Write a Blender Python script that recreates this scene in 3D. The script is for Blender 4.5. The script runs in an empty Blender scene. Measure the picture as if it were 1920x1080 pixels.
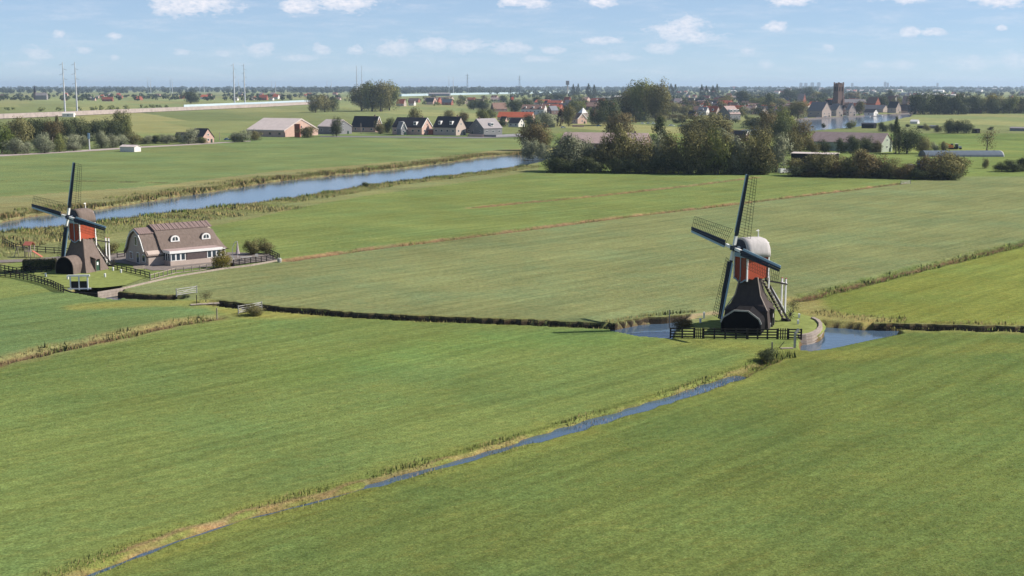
import bpy, math, random
import numpy as np
from mathutils import Vector, Matrix
random.seed(7)
rng = np.random.default_rng(11)
R = math.radians
scene = bpy.context.scene
col = scene.collection

# ------------------------------------------------------------------ camera
H = 34.0                      # drone height above the polder (m)
F = 2400.0                    # focal length in photo pixels (1920 wide)
HORIZON = 161.0
PITCH = math.atan((540.0 - HORIZON) / F)
cam_data = bpy.data.cameras.new('camera')
cam_data.sensor_width = 36.0
cam_data.lens = 36.0 * F / 1920.0
cam_data.clip_start = 1.0
cam_data.clip_end = 90000.0
cam = bpy.data.objects.new('camera', cam_data)
col.objects.link(cam)
cam.location = (0, 0, H)
cam.rotation_euler = (math.pi / 2 - PITCH, 0, 0)
scene.camera = cam

# ------------------------------------------------------------------ light, sky, exposure
SUN_EL = R(39.0)
SUN_AZ = R(4.5)              # measured from +X towards +Y
sun_vec = Vector((math.cos(SUN_AZ) * math.cos(SUN_EL), math.sin(SUN_AZ) * math.cos(SUN_EL), math.sin(SUN_EL)))
sd = bpy.data.lights.new('sun', 'SUN')
sd.energy = 4.6
sd.angle = R(0.55)
sd.color = (1.0, 0.93, 0.84)
so = bpy.data.objects.new('sun', sd)
col.objects.link(so)
so.rotation_euler = sun_vec.to_track_quat('Z', 'Y').to_euler()
so.location = (100, 0, 200)

scene.view_settings.view_transform = 'Standard'
scene.view_settings.look = 'None'
scene.view_settings.exposure = 0.75
scene.view_settings.gamma = 1.0
scene.view_settings.use_curve_mapping = False
scene.cycles.use_denoising = True
scene.cycles.max_bounces = 6
scene.cycles.diffuse_bounces = 2
scene.cycles.glossy_bounces = 3
scene.cycles.transparent_max_bounces = 8
scene.cycles.volume_bounces = 0
scene.cycles.sample_clamp_indirect = 6.0

world = bpy.data.worlds.new('World')
scene.world = world
world.use_nodes = True
wn, wl = world.node_tree.nodes, world.node_tree.links
wn.clear()
w_out = wn.new('ShaderNodeOutputWorld')
w_bg = wn.new('ShaderNodeBackground')
w_bg.inputs['Strength'].default_value = 0.074
wl.new(w_bg.outputs[0], w_out.inputs[0])
w_sky = wn.new('ShaderNodeTexSky')
w_sky.sky_type = 'NISHITA'
w_sky.sun_disc = False
w_sky.sun_elevation = SUN_EL
w_sky.sun_rotation = math.pi / 2 - SUN_AZ
w_sky.altitude = 20
w_sky.air_density = 0.60
w_sky.dust_density = 0.0
w_sky.ozone_density = 5.5


def wmath(op, a, b=None, c=None):
    n = wn.new('ShaderNodeMath'); n.operation = op
    for i, v in enumerate((a, b, c)):
        if v is None: continue
        if isinstance(v, (int, float)): n.inputs[i].default_value = v
        else: wl.new(v, n.inputs[i])
    return n.outputs[0]


w_tc = wn.new('ShaderNodeTexCoord')
w_sep = wn.new('ShaderNodeSeparateXYZ'); wl.new(w_tc.outputs['Generated'], w_sep.inputs[0])
w_az = wmath('MULTIPLY', wmath('ARCTAN2', w_sep.outputs[0], w_sep.outputs[1]), 57.2958)
w_el = wmath('MULTIPLY', wmath('ARCSINE', w_sep.outputs[2]), 57.2958)
w_ae = wn.new('ShaderNodeCombineXYZ'); wl.new(w_az, w_ae.inputs[0]); wl.new(w_el, w_ae.inputs[1])
# the cumulus of that day: (azimuth px, elevation px, half width, half height) turned to degrees
CLOUDS = [(378, 17, 66, 17), (330, 24, 30, 9), (655, 11, 56, 14), (575, 18, 40, 12), (985, 8, 42, 10), (1125, 10, 26, 9), (1468, 9, 34, 10), (1690, 4, 62, 10), (1850, 12, 44, 13), (1900, 4, 44, 9),
          (128, 73, 10, 5), (80, 106, 22, 11), (170, 100, 14, 5), (228, 75, 13, 5), (60, 122, 28, 4), (228, 112, 8, 5), (350, 102, 16, 5), (430, 104, 14, 6), (490, 96, 26, 12),
          (610, 96, 18, 8), (672, 97, 14, 7), (740, 92, 36, 13), (815, 86, 32, 12), (880, 90, 34, 10), (955, 92, 36, 9), (570, 110, 34, 5), (1030, 96, 22, 6), (1120, 79, 46, 6),
          (1270, 60, 46, 18), (1290, 72, 52, 10), (1445, 55, 22, 7), (1395, 98, 16, 6), (1545, 93, 10, 6), (1695, 68, 20, 8), (1735, 69, 20, 6), (1860, 62, 10, 5), (1240, 92, 30, 8),
          (1630, 124, 30, 6), (1680, 124, 26, 6), (1810, 122, 40, 9), (1895, 118, 30, 14), (1430, 125, 14, 7), (1150, 110, 40, 6), (1010, 112, 30, 6), (5, 8, 16, 12), (300, 0, 24, 6), (-80, 30, 60, 14), (-240, 80, 70, 14), (2020, 60, 60, 16), (2160, 100, 60, 14)]
field = None
PXDEG = 57.2958 / F
for (cx, cy, hw, hh) in CLOUDS:
    a0 = math.degrees(math.atan((cx - 960) / F)); e0 = (HORIZON - cy) * PXDEG
    sx, sy = 1.0 / (hw * PXDEG * 1.28), 1.0 / (hh * PXDEG * 1.45)
    n = wn.new('ShaderNodeVectorMath'); n.operation = 'MULTIPLY_ADD'
    wl.new(w_ae.outputs[0], n.inputs[0])
    n.inputs[1].default_value = (sx, sy, 0)
    n.inputs[2].default_value = (-a0 * sx, -e0 * sy, 0)
    ln = wn.new('ShaderNodeVectorMath'); ln.operation = 'LENGTH'; wl.new(n.outputs[0], ln.inputs[0])
    field = ln.outputs['Value'] if field is None else wmath('SMOOTH_MIN', field, ln.outputs['Value'], 0.25)


def wnoise(vec, scale, detail, rough=0.6):
    n = wn.new('ShaderNodeTexNoise'); wl.new(vec, n.inputs['Vector'])
    n.inputs['Scale'].default_value = scale; n.inputs['Detail'].default_value = detail; n.inputs['Roughness'].default_value = rough
    return n.outputs['Fac']


w_map = wn.new('ShaderNodeMapping'); wl.new(w_ae.outputs[0], w_map.inputs[0]); w_map.inputs['Scale'].default_value = (1.0, 2.1, 1.0)
n_big = wnoise(w_map.outputs[0], 1.1, 7, 0.62)
n_fine = wnoise(w_map.outputs[0], 3.2, 5, 0.6)
edge = wmath('ADD', field, wmath('MULTIPLY', wmath('SUBTRACT', n_big, 0.5), 2.3))
edge = wmath('ADD', edge, wmath('MULTIPLY', wmath('SUBTRACT', n_fine, 0.5), 1.5))
mr = wn.new('ShaderNodeMapRange'); mr.interpolation_type = 'SMOOTHSTEP'; wl.new(edge, mr.inputs[0])
mr.inputs[1].default_value = 1.08; mr.inputs[2].default_value = 0.36; mr.inputs[3].default_value = 0; mr.inputs[4].default_value = 0.86
# thin veil of far cloud low over the land, and fair weather cumulus overhead (flat layer)
w_map2 = wn.new('ShaderNodeMapping'); wl.new(w_ae.outputs[0], w_map2.inputs[0]); w_map2.inputs['Scale'].default_value = (0.35, 2.4, 1.0)
veil = wn.new('ShaderNodeMapRange'); veil.interpolation_type = 'SMOOTHSTEP'; wl.new(wnoise(w_map2.outputs[0], 1.0, 6, 0.6), veil.inputs[0])
veil.inputs[1].default_value = 0.42; veil.inputs[2].default_value = 0.75; veil.inputs[3].default_value = 0.0; veil.inputs[4].default_value = 0.22
w_div = wn.new('ShaderNodeCombineXYZ')
zz = wmath('MAXIMUM', w_sep.outputs[2], 0.03)
wl.new(wmath('DIVIDE', w_sep.outputs[0], zz), w_div.inputs[0]); wl.new(wmath('DIVIDE', w_sep.outputs[1], zz), w_div.inputs[1])
ov = wn.new('ShaderNodeMapRange'); ov.interpolation_type = 'SMOOTHSTEP'; wl.new(wnoise(w_div.outputs[0], 0.9, 7, 0.6), ov.inputs[0])
ov.inputs[1].default_value = 0.56; ov.inputs[2].default_value = 0.72; ov.inputs[3].default_value = 0; ov.inputs[4].default_value = 0.8
gate = wn.new('ShaderNodeMapRange'); wl.new(w_el, gate.inputs[0]); gate.inputs[1].default_value = 6; gate.inputs[2].default_value = 11
over = wmath('MULTIPLY', ov.outputs[0], gate.outputs[0])
shade = wn.new('ShaderNodeMix'); shade.data_type = 'RGBA'
shade_f = wn.new('ShaderNodeMapRange'); wl.new(n_fine, shade_f.inputs[0]); shade_f.inputs[1].default_value = 0.35; shade_f.inputs[2].default_value = 0.62
wl.new(shade_f.outputs[0], shade.inputs['Factor'])
shade.inputs[6].default_value = (5.6, 6.2, 7.3, 1); shade.inputs[7].default_value = (8.3, 8.0, 8.3, 1)


w_bg2 = wn.new('ShaderNodeBackground'); w_bg2.inputs['Strength'].default_value = w_bg.inputs['Strength'].default_value
# a thin milky layer lies over the whole sky, thicker towards the horizon
VEIL = (3.85, 4.9, 6.2, 1)
thin = wn.new('ShaderNodeMapRange'); wl.new(w_el, thin.inputs[0]); thin.inputs[1].default_value = 6; thin.inputs[2].default_value = 40; thin.inputs[3].default_value = 0.5; thin.inputs[4].default_value = 0.15


def sky_with(fac_veil, fac_cloud, cloud):
    x = wn.new('ShaderNodeMix'); x.data_type = 'RGBA'; wl.new(fac_veil, x.inputs['Factor']); wl.new(w_sky.outputs[0], x.inputs[6]); x.inputs[7].default_value = VEIL
    y = wn.new('ShaderNodeMix'); y.data_type = 'RGBA'; wl.new(fac_cloud, y.inputs['Factor']); wl.new(x.outputs[2], y.inputs[6])
    if isinstance(cloud, tuple): y.inputs[7].default_value = cloud
    else: wl.new(cloud, y.inputs[7])
    return y.outputs[2]


wl.new(sky_with(thin.outputs[0], over, (7.6, 7.6, 8.0, 1)), w_bg2.inputs['Color'])                       # the sky overhead
fade = wn.new('ShaderNodeMapRange'); wl.new(w_el, fade.inputs[0]); fade.inputs[1].default_value = 0.8; fade.inputs[2].default_value = 3.2; fade.inputs[3].default_value = 0.32; fade.inputs[4].default_value = 1.0   # far clouds sink into the haze
wl.new(sky_with(thin.outputs[0], wmath('MAXIMUM', wmath('MULTIPLY', mr.outputs[0], fade.outputs[0]), veil.outputs[0]), shade.outputs[2]), w_bg.inputs['Color'])   # the sky low over the land
low = wmath('MULTIPLY', wmath('LESS_THAN', w_el, 6.0), wmath('GREATER_THAN', w_el, -1.0))
w_ms = wn.new('ShaderNodeMixShader'); wl.new(low, w_ms.inputs[0]); wl.new(w_bg2.outputs[0], w_ms.inputs[1]); wl.new(w_bg.outputs[0], w_ms.inputs[2])
wl.new(w_ms.outputs[0], w_out.inputs[0])

# ------------------------------------------------------------------ photo pixel <-> place on the land
cp, sp_ = math.cos(PITCH), math.sin(PITCH)


def G(px, py, z=0.0):
    dx, dy = (px - 960.0) / F, (540.0 - py) / F
    dz = dy * cp - sp_
    t = (z - H) / dz
    return Vector((dx * t, (cp + dy * sp_) * t, z))


def MPP(px, py):                       # metres per photo pixel at that ground point
    dy = (540.0 - py) / F
    return (H / (sp_ - dy * cp)) / F


def to_px(x, y):                       # ground points (arrays) -> photo pixel
    dep = y * cp + H * sp_
    dep = np.maximum(dep, 1.0)
    return 960 + F * x / dep, 540 - F * (y * sp_ - H * cp) / dep


def GW(pts, z=0.0): return [G(a, b, z) for a, b in pts]


# ------------------------------------------------------------------ materials
MATS = {}


def hexlin(r, g, b):                   # sRGB 0-255 -> linear
    f = lambda c: ((c / 255.0) / 12.92) if c / 255.0 <= 0.04045 else (((c / 255.0) + 0.055) / 1.055) ** 2.4
    return (f(r), f(g), f(b))


def mat(name, rgb, rough=0.85, var=0.25, scale=1.2, spec=0.2, obj_var=0.0, bump=0.0, bscale=6.0, stripes=None, streak=None):
    """procedural surface: base colour broken up by world-space noise, optional board or tile lines in the relief"""
    if name in MATS: return MATS[name]
    m = bpy.data.materials.new(name); m.use_nodes = True
    nt = m.node_tree; N, L = nt.nodes, nt.links
    p = N['Principled BSDF']
    p.inputs['Roughness'].default_value = rough
    p.inputs['Specular IOR Level'].default_value = spec
    geo = N.new('ShaderNodeNewGeometry')
    mp = N.new('ShaderNodeMapping'); L.new(geo.outputs['Position'], mp.inputs[0])
    if streak: mp.inputs['Scale'].default_value = streak
    nz = N.new('ShaderNodeTexNoise'); L.new(mp.outputs[0], nz.inputs['Vector']); nz.inputs['Scale'].default_value = scale; nz.inputs['Detail'].default_value = 6
    nz.inputs['Roughness'].default_value = 0.65
    ramp = N.new('ShaderNodeMapRange'); L.new(nz.outputs['Fac'], ramp.inputs[0])
    ramp.inputs[1].default_value = 0.25; ramp.inputs[2].default_value = 0.75; ramp.inputs[3].default_value = 1 - var; ramp.inputs[4].default_value = 1 + var
    val = ramp.outputs[0]
    if obj_var:
        oi = N.new('ShaderNodeObjectInfo')
        mr_ = N.new('ShaderNodeMapRange'); L.new(oi.outputs['Random'], mr_.inputs[0]); mr_.inputs[3].default_value = 1 - obj_var; mr_.inputs[4].default_value = 1 + obj_var
        mm = N.new('ShaderNodeMath'); mm.operation = 'MULTIPLY'; L.new(val, mm.inputs[0]); L.new(mr_.outputs[0], mm.inputs[1]); val = mm.outputs[0]
    sc = N.new('ShaderNodeVectorMath'); sc.operation = 'SCALE'; sc.inputs[0].default_value = rgb; L.new(val, sc.inputs['Scale'])
    L.new(sc.outputs[0], p.inputs['Base Color'])
    if bump or stripes:
        bp = N.new('ShaderNodeBump'); bp.inputs['Strength'].default_value = bump or 0.5; bp.inputs['Distance'].default_value = 0.05
        if stripes:
            wv = N.new('ShaderNodeTexWave'); wv.bands_direction = stripes[0]; wv.inputs['Scale'].default_value = stripes[1]; wv.inputs['Distortion'].default_value = 0.6
            tco = N.new('ShaderNodeTexCoord'); L.new(geo.outputs['Position'], wv.inputs['Vector'])
            L.new(wv.outputs['Fac'], bp.inputs['Height'])
        else:
            nb = N.new('ShaderNodeTexNoise'); L.new(geo.outputs['Position'], nb.inputs['Vector']); nb.inputs['Scale'].default_value = bscale; nb.inputs['Detail'].default_value = 4
            L.new(nb.outputs['Fac'], bp.inputs['Height'])
        L.new(bp.outputs[0], p.inputs['Normal'])
    MATS[name] = m
    return m


def leaf_mat(name, rgb, rgb2, transl=0.22, ov=0.25):
    m = bpy.data.materials.new(name); m.use_nodes = True
    nt = m.node_tree; N, L = nt.nodes, nt.links
    N.remove(N['Principled BSDF'])
    out = N['Material Output']
    geo = N.new('ShaderNodeNewGeometry')
    nz = N.new('ShaderNodeTexNoise'); L.new(geo.outputs['Position'], nz.inputs['Vector']); nz.inputs['Scale'].default_value = 0.45; nz.inputs['Detail'].default_value = 3
    mr_ = N.new('ShaderNodeMapRange'); L.new(nz.outputs['Fac'], mr_.inputs[0]); mr_.inputs[1].default_value = 0.3; mr_.inputs[2].default_value = 0.7
    mx = N.new('ShaderNodeMix'); mx.data_type = 'RGBA'; L.new(mr_.outputs[0], mx.inputs['Factor']); mx.inputs[6].default_value = (*rgb, 1); mx.inputs[7].default_value = (*rgb2, 1)
    oi = N.new('ShaderNodeObjectInfo')
    mo = N.new('ShaderNodeMapRange'); L.new(oi.outputs['Random'], mo.inputs[0]); mo.inputs[3].default_value = 1 - ov; mo.inputs[4].default_value = 1 + ov
    sc = N.new('ShaderNodeVectorMath'); sc.operation = 'SCALE'; L.new(mx.outputs[2], sc.inputs[0]); L.new(mo.outputs[0], sc.inputs['Scale'])
    d = N.new('ShaderNodeBsdfDiffuse'); t = N.new('ShaderNodeBsdfTranslucent')
    L.new(sc.outputs[0], d.inputs[0]); L.new(sc.outputs[0], t.inputs[0])
    ms = N.new('ShaderNodeMixShader'); ms.inputs[0].default_value = transl
    L.new(d.outputs[0], ms.inputs[1]); L.new(t.outputs[0], ms.inputs[2]); L.new(ms.outputs[0], out.inputs[0])
    MATS[name] = m
    return m


def attr_mat(name, transl=0.0, bump=0.0):
    """colour carried by the 'tint' attribute, broken up by noise"""
    m = bpy.data.materials.new(name); m.use_nodes = True
    nt = m.node_tree; N, L = nt.nodes, nt.links
    N.remove(N['Principled BSDF'])
    at = N.new('ShaderNodeAttribute'); at.attribute_name = 'tint'
    d = N.new('ShaderNodeBsdfDiffuse'); L.new(at.outputs['Color'], d.inputs[0])
    nv = N.new('ShaderNodeCombineXYZ'); nv.inputs[0].default_value = .12; nv.inputs[1].default_value = -.12; nv.inputs[2].default_value = .98   # a sward is lit as a whole, from above
    L.new(nv.outputs[0], d.inputs['Normal']); L.new(d.outputs[0], N['Material Output'].inputs[0])
    MATS[name] = m
    return m


mat('white_paint', (0.72, 0.71, 0.69), 0.6, 0.08)
mat('pale_blue_paint', (0.30, 0.42, 0.52), 0.55, 0.1)
mat('navy_paint', (0.012, 0.02, 0.038), 0.5, 0.2)
mat('dark_wood', (0.022, 0.019, 0.018), 0.75, 0.35, 3.0)
mat('lattice_wood', (0.05, 0.055, 0.035), 0.8, 0.3)
mat('weathered_wood', (0.30, 0.25, 0.21), 0.85, 0.3, 2.0)
mat('grey_wood', (0.34, 0.33, 0.31), 0.85, 0.25, 2.0)
mat('red_boards', (0.36, 0.066, 0.030), 0.6, 0.13, 2.0, stripes=('DIAGONAL', 1.6), bump=0.35)
mat('pale_thatch', (0.42, 0.395, 0.385), 0.95, 0.16, 3.0, bump=0.5, bscale=9, streak=(1, 1, 0.3))
mat('brown_thatch', (0.150, 0.116, 0.098), 0.95, 0.25, 2.5, bump=0.6, bscale=8, streak=(1, 1, 0.3))
mat('dark_thatch', (0.052, 0.041, 0.038), 0.95, 0.25, 2.5, bump=0.5, bscale=8, streak=(1, 1, 0.3))
mat('tarred_boards', (0.013, 0.012, 0.013), 0.8, 0.3, 2.0, spec=0.05)
mat('tarred_front', (0.005, 0.005, 0.006), 0.9, 0.3, 2.0, spec=0.02)
mat('roof_brown', (0.19, 0.12, 0.095), 0.85, 0.2, 0.8, obj_var=0.15, stripes=('Z', 1.5), bump=0.4)
mat('ridge_tile', (0.20, 0.145, 0.132), 0.85, 0.18, 1.5, stripes=('X', 1.1), bump=0.9)
mat('roof_dark', (0.028, 0.026, 0.032), 0.6, 0.2, 0.8, obj_var=0.2, stripes=('Z', 1.5), bump=0.3)
mat('roof_grey', (0.24, 0.22, 0.22), 0.8, 0.15, 0.6, obj_var=0.15)
mat('roof_red', (0.36, 0.09, 0.045), 0.85, 0.2, 0.6, obj_var=0.15)
mat('roof_pale', (0.50, 0.43, 0.40), 0.8, 0.12, 0.35)
mat('roof_white', (0.68, 0.66, 0.63), 0.7, 0.08, 0.35)
mat('roof_bluegrey', (0.135, 0.145, 0.165), 0.6, 0.12, 0.35)
mat('roof_pink', (0.34, 0.255, 0.235), 0.85, 0.16, 0.5)
mat('brick_pink', (0.50, 0.345, 0.285), 0.9, 0.16, 1.2, obj_var=0.12)
mat('brick_red', (0.30, 0.10, 0.065), 0.9, 0.18, 1.2, obj_var=0.12)
mat('brick_brown', (0.17, 0.115, 0.10), 0.9, 0.18, 1.2, obj_var=0.12)
mat('brick_pale', (0.44, 0.36, 0.31), 0.9, 0.12, 1.2, obj_var=0.1)
mat('wall_grey', (0.20, 0.20, 0.21), 0.85, 0.15, 1.0, obj_var=0.12)
mat('wall_white', (0.64, 0.61, 0.57), 0.85, 0.08, 0.8)
mat('wall_green', (0.30, 0.34, 0.27), 0.8, 0.1, 0.6)
mat('purple_slats', (0.10, 0.075, 0.075), 0.8, 0.2, 2.0, stripes=('Z', 3.0), bump=0.5)
mat('glass', (0.035, 0.05, 0.065), 0.08, 0.1, 0.5, spec=0.7)
mat('door_green', (0.03, 0.07, 0.045), 0.5, 0.1)
mat('concrete', (0.34, 0.285, 0.26), 0.9, 0.3, 0.2)
mat('noise_screen', (0.42, 0.52, 0.56), 0.35, 0.1, 0.05, spec=0.5)
mat('steel_grey', (0.50, 0.52, 0.55), 0.5, 0.08, 0.3)
mat('steel_dark', (0.16, 0.17, 0.19), 0.5, 0.1, 0.3)
mat('car_blue', (0.03, 0.12, 0.28), 0.3, 0.05, spec=0.6)
mat('car_white', (0.7, 0.7, 0.7), 0.3, 0.05, spec=0.6)
mat('tyre', (0.015, 0.015, 0.015), 0.9, 0.1)
mat('plastic_red', (0.40, 0.13, 0.09), 0.45, 0.08)
mat('orange_paint', (0.6, 0.2, 0.05), 0.5, 0.1)
mat('parasol_cloth', (0.36, 0.31, 0.32), 0.9, 0.12)
mat('brick_path', (0.17, 0.145, 0.13), 0.9, 0.22, 1.0)
mat('bark', (0.085, 0.07, 0.055), 0.95, 0.3, 4.0)
mat('asphalt', (0.16, 0.15, 0.155), 0.9, 0.12, 0.3)
leaf_mat('leaf_olive', (0.10, 0.10, 0.04), (0.22, 0.20, 0.092))
leaf_mat('leaf_dark', (0.048, 0.062, 0.030), (0.105, 0.120, 0.058))
leaf_mat('leaf_green', (0.10, 0.122, 0.042), (0.21, 0.22, 0.080))
leaf_mat('leaf_lime', (0.10, 0.145, 0.030), (0.16, 0.19, 0.05))
leaf_mat('leaf_willow', (0.15, 0.17, 0.10), (0.29, 0.30, 0.20))
leaf_mat('leaf_brown', (0.095, 0.080, 0.038), (0.18, 0.14, 0.07))
leaf_mat('leaf_yellow', (0.17, 0.15, 0.035), (0.25, 0.21, 0.06))
leaf_mat('leaf_purple', (0.035, 0.020, 0.022), (0.06, 0.035, 0.035))
attr_mat('reed', 0.25)

# ------------------------------------------------------------------ mesh helpers


def link(o, parent=None):
    col.objects.link(o)
    if parent is not None: o.parent = parent
    return o


def tag(o, label=None, cat=None, group=None, kind=None):
    if label: o['label'] = label
    if cat: o['category'] = cat
    if group: o['group'] = group
    if kind: o['kind'] = kind
    return o


def empty(name, loc, label=None, cat=None, group=None, rz=0.0):
    o = bpy.data.objects.new(name, None)
    o.empty_display_size = 0.5
    o.location = loc; o.rotation_euler = (0, 0, rz)
    col.objects.link(o)
    return tag(o, label, cat, group)


class MB:
    def __init__(s): s.v, s.f = [], []

    def poly(s, pts):
        b = len(s.v); s.v += [tuple(p) for p in pts]; s.f.append(tuple(range(b, b + len(pts)))); return s

    def prism(s, pts, off):            # closed polygon pts (3-D, planar) pushed along off
        b = len(s.v); n = len(pts); off = Vector(off)
        s.v += [tuple(p) for p in pts] + [tuple(Vector(p) + off) for p in pts]
        s.f.append(tuple(range(b, b + n))[::-1]); s.f.append(tuple(range(b + n, b + 2 * n)))
        for i in range(n):
            j = (i + 1) % n; s.f.append((b + i, b + j, b + n + j, b + n + i))
        return s

    def loft(s, rings, cap=True, closed=True):
        b = len(s.v); n = len(rings[0])
        for r in rings: s.v += [tuple(p) for p in r]
        for k in range(len(rings) - 1):
            for i in range(n if closed else n - 1):
                j = (i + 1) % n
                s.f.append((b + k * n + i, b + k * n + j, b + (k + 1) * n + j, b + (k + 1) * n + i))
        if cap:
            s.f.append(tuple(range(b, b + n))[::-1]); s.f.append(tuple(range(b + (len(rings) - 1) * n, b + len(rings) * n)))
        return s

    def tube(s, p, q, r0, r1, n=8):
        p, q = Vector(p), Vector(q); d = (q - p).normalized()
        u = d.orthogonal().normalized(); w = d.cross(u)
        ring = lambda c, r: [c + (u * math.cos(2 * math.pi * i / n) + w * math.sin(2 * math.pi * i / n)) * r for i in range(n)]
        return s.loft([ring(p, r0), ring(q, r1)])

    def build(s, name, m, parent=None, smooth=False, loc=(0, 0, 0), rz=0.0):
        me = bpy.data.meshes.new(name); me.from_pydata(s.v, [], s.f); me.update()
        bm_fix(me)
        if smooth: me.shade_smooth()
        me.materials.append(MATS[m])
        o = bpy.data.objects.new(name, me); o.location = loc; o.rotation_euler = (0, 0, rz)
        return link(o, parent)


def bm_fix(me):
    import bmesh
    bm = bmesh.new(); bm.from_mesh(me); bmesh.ops.recalc_face_normals(bm, faces=bm.faces); bm.to_mesh(me); bm.free()


CUBE = {}


def unit_cube(m):
    if m not in CUBE:
        b = MB(); h = 0.5
        b.prism([(-h, -h, -h), (h, -h, -h), (h, h, -h), (-h, h, -h)], (0, 0, 1))
        me = bpy.data.meshes.new('block_' + m); me.from_pydata(b.v, [], b.f); me.update(); bm_fix(me); me.materials.append(MATS[m]); CUBE[m] = me
    return CUBE[m]


def block(name, m, parent, c, size, rz=0.0, M=None):
    o = bpy.data.objects.new(name, unit_cube(m))
    if M is None: M = Matrix.Translation(c) @ Matrix.Rotation(rz, 4, 'Z')
    else: M = M @ Matrix.Translation(c)
    o.matrix_local = M @ Matrix.Diagonal((*size, 1))
    return link(o, parent)


def beam(name, m, parent, p, q, w, d=None):
    """square timber from p to q (parent space); w horizontal-ish width, d depth"""
    p, q = Vector(p), Vector(q); ax = q - p
    rot = ax.to_track_quat('X', 'Z').to_matrix().to_4x4()
    o = bpy.data.objects.new(name, unit_cube(m))
    o.matrix_local = Matrix.Translation((p + q) / 2) @ rot @ Matrix.Diagonal((ax.length, w, d or w, 1))
    return link(o, parent)


def fence(label, pts, h=1.15, step=2.4, rails=3, m='dark_wood', name='rail_fence', cat='fence', post=0.14, rail=(0.06, 0.13), z=0.0, group=None):
    pts = [Vector((p[0], p[1], z)) for p in pts]
    root = empty(name, pts[0], label, cat, group)
    o = pts[0]
    for a, b in zip(pts[:-1], pts[1:]):
        n = max(1, round((b - a).length / step))
        for i in range(n + (1 if b is pts[-1] else 0)):
            p = a.lerp(b, i / n) - o
            block('post', m, root, p + Vector((0, 0, h / 2)), (post, post, h + random.uniform(0, .08)))
        for k in range(rails):
            zz_ = h * (0.93 - k * 0.78 / max(1, rails - 1)) if rails > 1 else h * .9
            beam('rail', m, root, a - o + Vector((0, 0, zz_)), b - o + Vector((0, 0, zz_)), rail[0], rail[1])
    return root


# ------------------------------------------------------------------ the land: ditches, river and lake cut into one sheet
def seg_dist(x, y, pts):
    best = np.full(x.shape, 1e9)
    for (a, b) in zip(pts[:-1], pts[1:]):
        ax, ay, bx, by = a[0], a[1], b[0], b[1]
        dx, dy = bx - ax, by - ay; l2 = dx * dx + dy * dy + 1e-9
        t = np.clip(((x - ax) * dx + (y - ay) * dy) / l2, 0, 1)
        best = np.minimum(best, np.hypot(x - ax - t * dx, y - ay - t * dy))
    return best


def in_poly(x, y, pts):
    inside = np.zeros(x.shape, bool); n = len(pts)
    for i in range(n):
        x1, y1 = pts[i][0], pts[i][1]; x2, y2 = pts[(i + 1) % n][0], pts[(i + 1) % n][1]
        c = ((y1 > y) != (y2 > y)) & (x < (x2 - x1) * (y - y1) / (y2 - y1 + 1e-12) + x1)
        inside ^= c
    return inside


def smooth(t):
    t = np.clip(t, 0, 1); return t * t * (3 - 2 * t)


DIAG = GW([(60, 1112), (190, 1062), (330, 1008), (450, 970), (580, 938), (700, 905), (850, 864), (1000, 822), (1150, 778), (1260, 745), (1380, 705), (1440, 678)])
B1 = GW([(205, 551), (270, 557), (328, 557)])
B2 = GW([(398, 567), (446, 573), (492, 577), (569, 583), (654, 590), (760, 596), (900, 601), (994, 605), (1079, 609), (1150, 612)])
B3 = GW([(1640, 611), (1700, 613), (1780, 614), (1920, 617), (2120, 624), (2400, 634)])
LEFTD = GW([(-150, 716), (0, 678), (100, 655), (250, 623), (330, 606), (398, 596)])
RIGHTC = GW([(1495, 562), (1560, 545), (1640, 525), (1760, 495), (1920, 456), (2150, 402)])
LINED = GW([(540, 488), (620, 476), (700, 465), (850, 447), (1000, 428), (1200, 402), (1330, 388), (1440, 374), (1600, 355), (1690, 343)])
LINEE = GW([(885, 389), (1000, 378), (1100, 369), (1200, 358), (1300, 347), (1420, 332)])
FARD = GW([(-60, 339), (80, 338), (220, 340), (330, 343)])
POND_L = GW([(1138, 610), (1200, 598), (1250, 593), (1290, 590), (1275, 604), (1262, 618), (1259, 634), (1200, 629), (1150, 619)])
POND_R = GW([(1500, 635), (1521, 632), (1536, 627), (1545, 619), (1546, 610), (1538, 601), (1600, 605), (1680, 616), (1690, 624), (1640, 634), (1590, 645), (1550, 653), (1520, 657), (1502, 655)])
POND_M = GW([(132, 546), (150, 536), (195, 535), (225, 537), (232, 548), (222, 562), (180, 556)])
RIVER = GW([(-400, 482), (-120, 430), (0, 413), (60, 401), (150, 393), (230, 382), (330, 366), (400, 356), (520, 337), (640, 325), (760, 313), (860, 300), (900, 293), (945, 289), (1000, 288), (1040, 292), (1010, 303),
            (975, 311), (900, 322), (800, 333), (690, 346), (560, 368), (460, 381), (300, 399), (180, 414), (60, 428), (0, 434), (-130, 456), (-400, 530)])
LAKE = GW([(1352, 250), (1380, 243), (1440, 238), (1500, 235), (1490, 224), (1560, 219), (1640, 215), (1712, 211), (1706, 218), (1655, 228), (1600, 238), (1540, 243), (1480, 249), (1420, 253)])
CARVE_LINES = [(DIAG[:6], 0.12, 0.8, 0.378), (DIAG[5:8], 0.32, 0.75, 0.7), (DIAG[7:11], 0.75, 0.8, 0.85), (DIAG[10:], 0.45, 0.8, 0.33), (B1, 1.9, 0.35, 1.7), (B2, 1.75, 0.4, 1.7), (B3, 1.6, 0.7, 1.6), (LEFTD, 0.7, 1.6, 0.55), (RIGHTC, 0.7, 1.6, 0.7), (LINED, 0.5, 1.6, 0.5), (LINEE, 0.4, 1.5, 0.4), (FARD, .6, 1.5, .6)]
CARVE_POLYS = [(POND_L, 0.9, 1.7), (POND_R, 0.7, 1.7), (POND_M, 0.6, 1.7), (RIVER, 2.0, 1.8), (LAKE, 4.0, 1.6)]


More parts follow.
